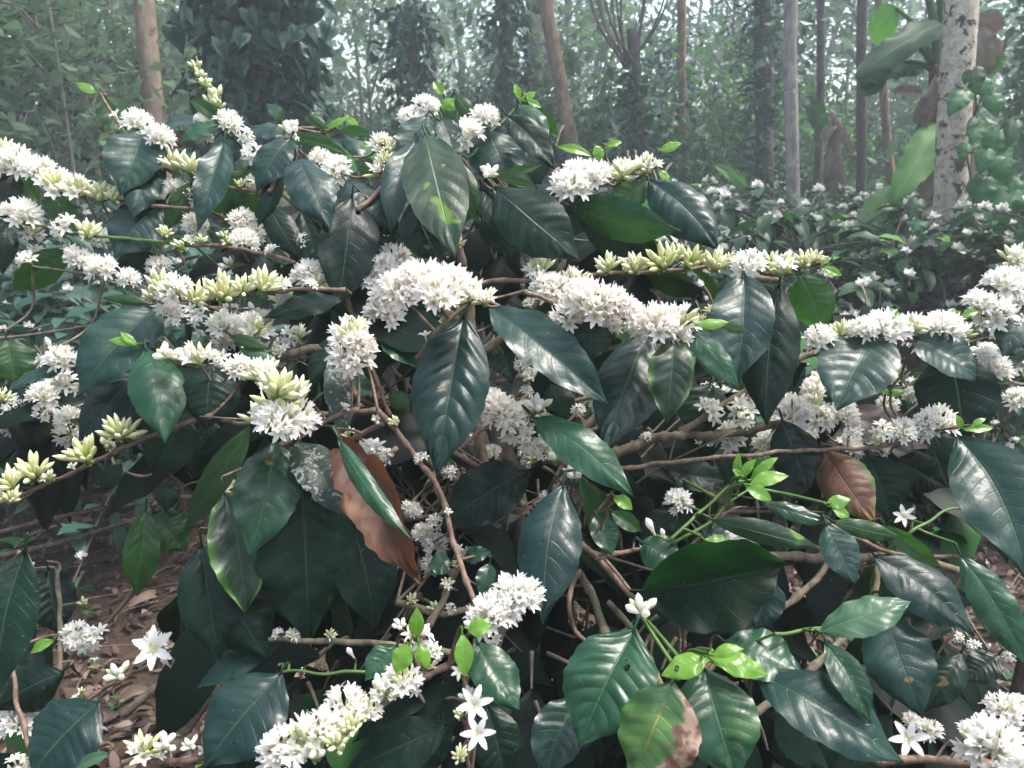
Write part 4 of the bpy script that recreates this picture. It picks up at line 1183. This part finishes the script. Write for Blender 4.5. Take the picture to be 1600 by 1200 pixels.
vine_column('dark leafy trunk at the right of centre behind the pinkish grey trunk', 1192, 0, 8.2, 120, .2, 4.4, 2400, .11, seed=3, hearts=False)
e = vine_column('bushy vine covered trunk with upright bare shoots on its head', 1000, 60, 8.0, 130, .2, 2.05, 2000, .11, seed=4, xt=985, hearts=False, ht=2.42, trunk_r=.075)
P = atY(986, 62, 8.0); mb = MB(); rng = random.Random(8)
for q in range(13):
    d = Vector((rng.uniform(-.55, .55), rng.uniform(-.4, .4), 1)); s0 = P + Vector((rng.uniform(-.06, .06), rng.uniform(-.06, .06), -.25))
    tube(mb, spline([s0, s0 + d * .4 + Vector((d.x * .2, 0, 0)), s0 + d * 1.0, s0 + d * 1.9 + UP * .3], 10), .014, .005, 6)
link('shoot', mb.mesh('shoot', BK['dark'], P), e, P)
vine_column('small dark vine covered trunk between the left column and the centre', 640, 0, 8.5, 90, .2, 2.7, 900, .11, seed=6, trunk_r=.06)
vine_column('dense dark green tree mass right of the pale lichen trunk', 1640, 0, 6.2, 170, .2, 2.5, 1500, .12, seed=9, hearts=False, mat='forest')

# ------------------------------------------------------------------ banana plants
def ban(mb, Y, b, t, w, k=.3, dd=0.0, flip=False, seed=1, arch=.12, **kw):
    D = Y * math.cos(PITCH); rng = random.Random(seed)
    B = atY(*b, Y); T = atY(*t, Y + dd); a = (T - B).normalized(); V = (CAM - B).normalized()
    Nf = (V - a * V.dot(a)).normalized(); Nu = UP - a * UP.dot(a); Nu = Nu.normalized() if Nu.length > .1 else Nf
    N = (Nf * (1 - k) + Nu * k).normalized()
    blade(mb, B, T, w / F * D / max(.5, N.dot(Nf)), N, arch=arch, fold=kw.pop('fold', .1), curl=-.3, twist=kw.pop('twist', .15), ripple=.05, corr=.004, veins=20, shape='banana', nu=60, nv=6, rng=rng, flip=flip, rag=kw.pop('rag', .15), **kw)
    return B
Y = 4.9
PB = atY(1462, 330, Y)
eb = empty('banana_plant', (PB.x, PB.y, 0), 'banana plant with broad green leaves and dry brown ones beside the pale trunk', 'banana plant')
mb = MB(); tube(mb, spline([Vector((PB.x, PB.y, -.05)), atY(1462, 330, Y), atY(1466, 100, Y)], 20), .075, .05, 12, wob=.1)
link('stalk', mb.mesh('stalk', BK['banana'], eb.location), eb, eb.location)
mb = MB(); tube(mb, spline([atY(1466, 110, Y), atY(1462, 50, Y), atY(1448, -30, Y), atY(1440, -160, Y)], 14), .035, .014, 8); tube(mb, spline([atY(1466, 110, Y), atY(1472, 40, Y), atY(1468, -40, Y), atY(1475, -160, Y)], 14), .035, .014, 8)
link('leaf_stalk', mb.mesh('leaf_stalk', BK['shoot'], PB), eb, PB)
for (b, t, w, mt, kw) in [((1474, 190), (1398, 312), 54, 'banana', dict(seed=1, k=.2, dd=-.4)), ((1408, 295), (1345, 352), 46, 'banana', dict(seed=2, k=.25, dd=-.2)),
        ((1474, 36), (1336, 122), 44, 'bananadark', dict(seed=3, k=.25, dd=-.3)), ((1400, 66), (1346, 140), 44, 'bananadark', dict(seed=4, k=.2)), ((1445, 104), (1345, 128), 30, 'bananadark', dict(seed=5, k=.5)),
        ((1400, 12), (1360, 62), 46, 'banana', dict(seed=6, k=.3, dd=.3)), ((1380, 112), (1352, 150), 30, 'bananadark', dict(seed=7)), ((1438, 305), (1430, 345), 30, 'banana', dict(seed=9))]:
    mb = MB(); B = ban(mb, Y, b, t, w, **kw); tube(mb, spline([B, B.lerp(atY(1465, 110, Y), .5) + UP * .05, atY(1466, 115, Y)], 8), .010, .016, 6)
    link('leaf', mb.mesh('leaf', LM[mt], B), eb, B)
for (b, t, w, sd) in [((1462, 118), (1440, 215), 15, 1), ((1468, 120), (1452, 190), 14, 2), ((1470, 240), (1440, 330), 26, 3), ((1462, 320), (1400, 352), 24, 4), ((1440, 145), (1395, 142), 18, 5), ((1450, 150), (1432, 195), 22, 6)]:
    mb = MB(); B = ban(mb, Y - .06, b, t, w, seed=sd + 20, k=.1, fold=.8, rag=.04, twist=.5); o = link('leaf', mb.mesh('leaf', LM['bananadry'], B), eb, B); o['label'] = 'dry brown hanging leaf'
Y = 4.35
PB = atY(1500, 330, Y + .1); eb = empty('banana_plant', (PB.x, PB.y + .2, 0), 'banana plant behind the pale trunk with a torn dry brown leaf at the top right', 'banana plant')
mb = MB(); tube(mb, spline([Vector((PB.x, PB.y + .2, -.05)), atY(1500, 330, Y + .3), atY(1508, 40, Y + .3), atY(1512, -200, Y + .3)], 16), .06, .04, 10); link('stalk', mb.mesh('stalk', BK['banana'], eb.location), eb, eb.location)
for (b, t, w, mt, sd) in [((1532, 22), (1560, 50), 34, 'bananadry', 31), ((1528, 40), (1544, 118), 30, 'bananadry', 32), ((1565, 78), (1548, 118), 26, 'banana', 33), ((1545, 55), (1562, 95), 22, 'bananadry', 36)]:
    mb = MB(); B = ban(mb, Y, b, t, w, seed=sd, k=.1, rag=.06, twist=.4, fold=.4); o = link('leaf', mb.mesh('leaf', LM[mt], B), eb, B)
    if mt == 'bananadry': o['label'] = 'torn dry brown leaf'
Y = 7.4
PB = atY(1305, 300, Y); eb = empty('banana_plant', (PB.x, PB.y, 0), 'withered banana clump with drooping brown leaves behind the flowering field', 'banana plant')
mb = MB(); tube(mb, spline([Vector((PB.x, PB.y, -.05)), atY(1302, 250, Y), atY(1306, 185, Y)], 12), .07, .05, 10, wob=.15); link('stalk', mb.mesh('stalk', BK['banana'], eb.location), eb, eb.location)
for (b, t, w, mt, sd) in [((1306, 190), (1288, 178), 16, 'bananadry', 41), ((1306, 188), (1284, 222), 18, 'bananadry', 42), ((1300, 230), (1318, 290), 16, 'bananadry', 43), ((1304, 225), (1292, 290), 18, 'bananadry', 44), ((1306, 195), (1330, 240), 14, 'bananadry', 45), ((1284, 200), (1262, 150), 30, 'bananadark', 46), ((1165, 292), (1118, 258), 20, 'banana', 47)]:
    mb = MB(); B = ban(mb, Y, b, t, w, seed=sd, k=.1, rag=.05, twist=.5, arch=.2, fold=.7); o = link('leaf', mb.mesh('leaf', LM[mt], B), eb, B)

# ------------------------------------------------------------------ pepper vine climbing the pale trunk
Y = 3.85
PV = atY(1520, 300, Y); ev = empty('pepper_vine', (PV.x, PV.y, 0), 'climbing vine with heart shaped green leaves on the right side of the pale trunk', 'vine')
mb = MB()
for pts in ([(1535, 560), (1522, 390), (1520, 300), (1512, 240), (1525, 180), (1522, 110)], [(1520, 300), (1545, 275), (1560, 210), (1575, 185)], [(1522, 180), (1535, 150), (1540, 130)], [(1522, 380), (1560, 330), (1585, 300)], [(1500, 400), (1460, 380), (1440, 350), (1432, 312)]):
    tube(mb, spline([atY(x, y, Y) for x, y in pts], 20), .006, .004, 6)
tube(mb, spline([Vector((PV.x, PV.y, -.02)), atY(1535, 560, Y)], 4), .006, .006, 6)
link('stem', mb.mesh('stem', BK['dark'], PV), ev, PV)
for (bx, by, tx, ty, w, kind) in [(1520, 110, 1526, 150, 34, 'mid'), (1507, 143, 1481, 184, 36, 'pepper'), (1530, 128, 1551, 160, 30, 'pepper'), (1556, 207, 1548, 253, 40, 'pepper'), (1585, 190, 1567, 242, 28, 'mid'), (1530, 200, 1516, 228, 26, 'pepper'),
        (1535, 281, 1532, 326, 44, 'pepper'), (1556, 294, 1555, 332, 32, 'pepper'), (1578, 300, 1545, 362, 58, 'pepper'), (1500, 336, 1496, 370, 27, 'pepper'), (1506, 368, 1500, 394, 34, 'pepper'), (1526, 184, 1509, 212, 17, 'mid'), (1580, 285, 1590, 320, 32, 'pepper'),
        (1442, 345, 1424, 366, 30, 'pepper'), (1434, 312, 1420, 346, 30, 'mid'), (1548, 150, 1558, 185, 30, 'pepper'), (1540, 235, 1530, 275, 30, 'pepper'), (1515, 380, 1530, 420, 36, 'pepper'), (1475, 390, 1465, 420, 26, 'mid'), (1555, 250, 1575, 290, 34, 'pepper'), (1490, 400, 1480, 435, 34, 'pepper'), (1570, 370, 1560, 410, 38, 'pepper'), (1510, 225, 1500, 252, 24, 'pepper')]:
    rg = random.Random(int(bx * 3 + by)); Yl = Y - rg.uniform(.02, .16); B = atY(bx, by, Yl); T = atY(tx, ty, Yl - .04); a = (T - B).normalized(); V = (CAM - B).normalized(); D = Yl * math.cos(PITCH)
    N = (V - a * V.dot(a)).normalized() * .7 + (UP - a * UP.dot(a)) * .5
    mb = MB(); blade(mb, B, T, w / F * D, N, arch=.1, fold=.1, curl=-.35, twist=rg.uniform(-.3, .3), ripple=.03, corr=.02, veins=4, shape='heart', nu=24, nv=5, rng=rg)
    C0 = min((atY(x, y, Y) for x, y in ((1522, 390), (1520, 300), (1514, 240), (1525, 180), (1522, 115), (1560, 210), (1575, 185), (1560, 330), (1440, 350), (1470, 385))), key=lambda c: (c - B).length)
    tube(mb, spline([B, B.lerp(C0, .5) + UP * .02, C0], 6), .003, .003, 5, cap=False)
    link('leaf', mb.mesh('leaf', LM[kind], B), ev, B)

# ------------------------------------------------------------------ the wood behind
rng = random.Random(99)
def sapling(X, Y, s, i, lab, grp, nm='sapling'):
    e = empty(nm, (X, Y, gz(X, Y)), lab, 'tree', grp); e.rotation_euler = (0, 0, rng.random() * 6.28); e.scale = (s * rng.uniform(.85, 1.2), s * rng.uniform(.85, 1.2), s)
    cr, tr = SAP[i]; link('crown', cr, e); link('trunk', tr, e)
for (x, Y, s) in [(-40, 5.2, .9), (40, 6.4, 1.0), (90, 5.0, .75), (150, 7.2, 1.1), (190, 9, 1.2), (-90, 7, 1.1), (290, 8.2, 1.0), (20, 9, 1.3), (110, 10.5, 1.3)]:
    D = Y * math.cos(PITCH); sapling((x - 800) / F * D, Y, s, rng.choice((0, 1)), 'slender sapling with airy grey green leaves at the far left', 'airy saplings at the left')
N_ = 0
for ring, n in ((11.5, 9), (14.5, 11), (18, 11), (23, 11), (29, 11), (36, 12)):
    for i in range(n):
        x = -200 + 2000 * (i + rng.uniform(.1, .9)) / n; Y = ring + rng.uniform(-1.5, 1.5); D = Y * math.cos(PITCH); X = (x - 800) / F * D
        sapling(X, Y, rng.uniform(.9, 1.5) * (1 + (ring - 11) * .025), rng.choice((0, 1, 2, 2, 3, 3)), 'leafy understorey tree in the hazy wood behind', 'understorey trees in the wood behind')
for i in range(26):     # tall bare trunks of the wood
    x = -150 + 1900 * (i + rng.uniform(0, 1)) / 26; Y = rng.uniform(11, 36); D = Y * math.cos(PITCH)
    P0 = Vector(((x - 800) / F * D, Y, 0)); P1 = P0 + Vector((rng.gauss(0, .45), rng.gauss(0, .2), 4)); bk = rng.choice(('grey', 'grey', 'brown', 'dark')); r = rng.uniform(.04, .12); ht = rng.uniform(9, 12)
    mb, A, pts = trunk_mesh(P0, P1, ht, r, r * .55, bk, rng, .14, 8)
    finish_tree('forest_tree', {'grey': 'tall pale trunk far off in the hazy wood', 'brown': 'tall brown trunk far off in the hazy wood', 'dark': 'tall dark trunk far off in the hazy wood'}[bk], mb, A, pts, bk, True, 'tree', {'grey': 'tall pale trunks in the wood', 'brown': 'tall brown trunks in the wood', 'dark': 'tall dark trunks in the wood'}[bk], rng, rng.uniform(.8, 1.3))
for i in range(84):     # undergrowth
    x = -150 + 1900 * (i + rng.uniform(0, 1)) / 84; Y = rng.uniform(7.5, 19); D = Y * math.cos(PITCH); X = (x - 800) / F * D
    if 1080 < x < 1560 and Y < 9: Y += 3
    e = empty('shrub', (X, Y, gz(X, Y)), 'leafy green shrub in the undergrowth between the trunks', 'shrub', 'shrubs in the undergrowth'); s = rng.uniform(.8, 1.4); e.scale = (s, s, s * rng.uniform(.8, 1.2)); e.rotation_euler = (0, 0, rng.random() * 6.28)
    fo, sm = rng.choice(SHR); link('foliage', fo, e); link('stem', sm, e)

mb = MB(); rng = random.Random(5)  # unseen rest of the wood, added to keep low sky light off the leaves
for i in range(34):
    a_ = R(35 + 290 * i / 33) + rng.uniform(-.05, .05); d_ = rng.uniform(4.5, 9); X, Y = math.sin(a_) * d_, math.cos(a_) * d_
    tube(mb, spline([Vector((X, Y, -.1)), Vector((X + rng.uniform(-.2, .2), Y, 4)), Vector((X + rng.uniform(-.4, .4), Y, 9))], 10), rng.uniform(.06, .14), .05, 7)
    for c in range(34):
        cz = rng.uniform(.2, 6.5); b_ = rng.random() * 6.28; rr = 1.1 * math.sqrt(rng.random()); C_ = Vector((X + rr * math.cos(b_), Y + rr * math.sin(b_), cz))
        for k in range(26): leafquad(mb, C_ + Vector((rng.gauss(0, .3), rng.gauss(0, .3), rng.gauss(0, .25))), rng.uniform(.14, .24), rng.uniform(.08, .13), rng)
tag(link('unseen_wood', mb.mesh('unseen_wood', FM['forest'])), 'unseen leafy wood added behind and beside the camera to block low skylight', 'wood', kind='stuff')

# ------------------------------------------------------------------ air and light
mb = MB(); x0, x1, y0, y1, z0, z1 = -47, 47, -47, 47, -1.2, 15.5
mb.add([Vector(p) for p in ((x0, y0, z0), (x1, y0, z0), (x1, y1, z0), (x0, y1, z0), (x0, y0, z1), (x1, y0, z1), (x1, y1, z1), (x0, y1, z1))], [(3, 2, 1, 0), (4, 5, 6, 7), (0, 1, 5, 4), (1, 2, 6, 5), (2, 3, 7, 6), (3, 0, 4, 7)])
HZ = bpy.data.materials.new('haze'); HZ.use_nodes = True; nt = HZ.node_tree; nt.nodes.clear()
vo = nt.nodes.new('ShaderNodeVolumePrincipled'); vo.inputs['Color'].default_value = (.84, .91, 1.0, 1); vo.inputs['Density'].default_value = 0.0105; vo.inputs['Anisotropy'].default_value = 0.2
nt.links.new(vo.outputs[0], nt.nodes.new('ShaderNodeOutputMaterial').inputs['Volume'])
me = mb.mesh('haze', HZ); me.polygons.foreach_set('use_smooth', [False] * 6); tag(link('haze', me), 'pale misty air', 'haze', kind='stuff')
W = bpy.data.worlds.new('World'); S.world = W; W.use_nodes = True
bgn = W.node_tree.nodes['Background']; sky = W.node_tree.nodes.new('ShaderNodeTexSky'); sky.sky_type = 'NISHITA'; sky.sun_disc = False
EL, AZ = 66, 80
sky.sun_elevation = R(EL); sky.sun_rotation = R(AZ); sky.dust_density = 3; sky.air_density = 1.0; sky.ozone_density = 1.0
hs = W.node_tree.nodes.new('ShaderNodeHueSaturation'); hs.inputs['Saturation'].default_value = .72; W.node_tree.links.new(sky.outputs[0], hs.inputs['Color']); W.node_tree.links.new(hs.outputs[0], bgn.inputs[0]); bgn.inputs[1].default_value = 0.15
ld = bpy.data.lights.new('sun', 'SUN'); ld.energy = 1.5; ld.angle = R(20); ld.color = (1, .95, .88); lo = bpy.data.objects.new('sun', ld); COL.objects.link(lo)
sd = Vector((math.sin(R(AZ)) * math.cos(R(EL)), math.cos(R(AZ)) * math.cos(R(EL)), math.sin(R(EL))))
lo.rotation_euler = sd.to_track_quat('Z', 'Y').to_euler(); lo.location = (0, 0, 12)
S.view_settings.view_transform = 'Standard'; S.view_settings.look = 'None'; S.view_settings.gamma = 1; S.view_settings.exposure = 2.05
S.render.engine = 'CYCLES'; S.cycles.volume_bounces = 1; S.cycles.max_bounces = 8; S.cycles.transparent_max_bounces = 8
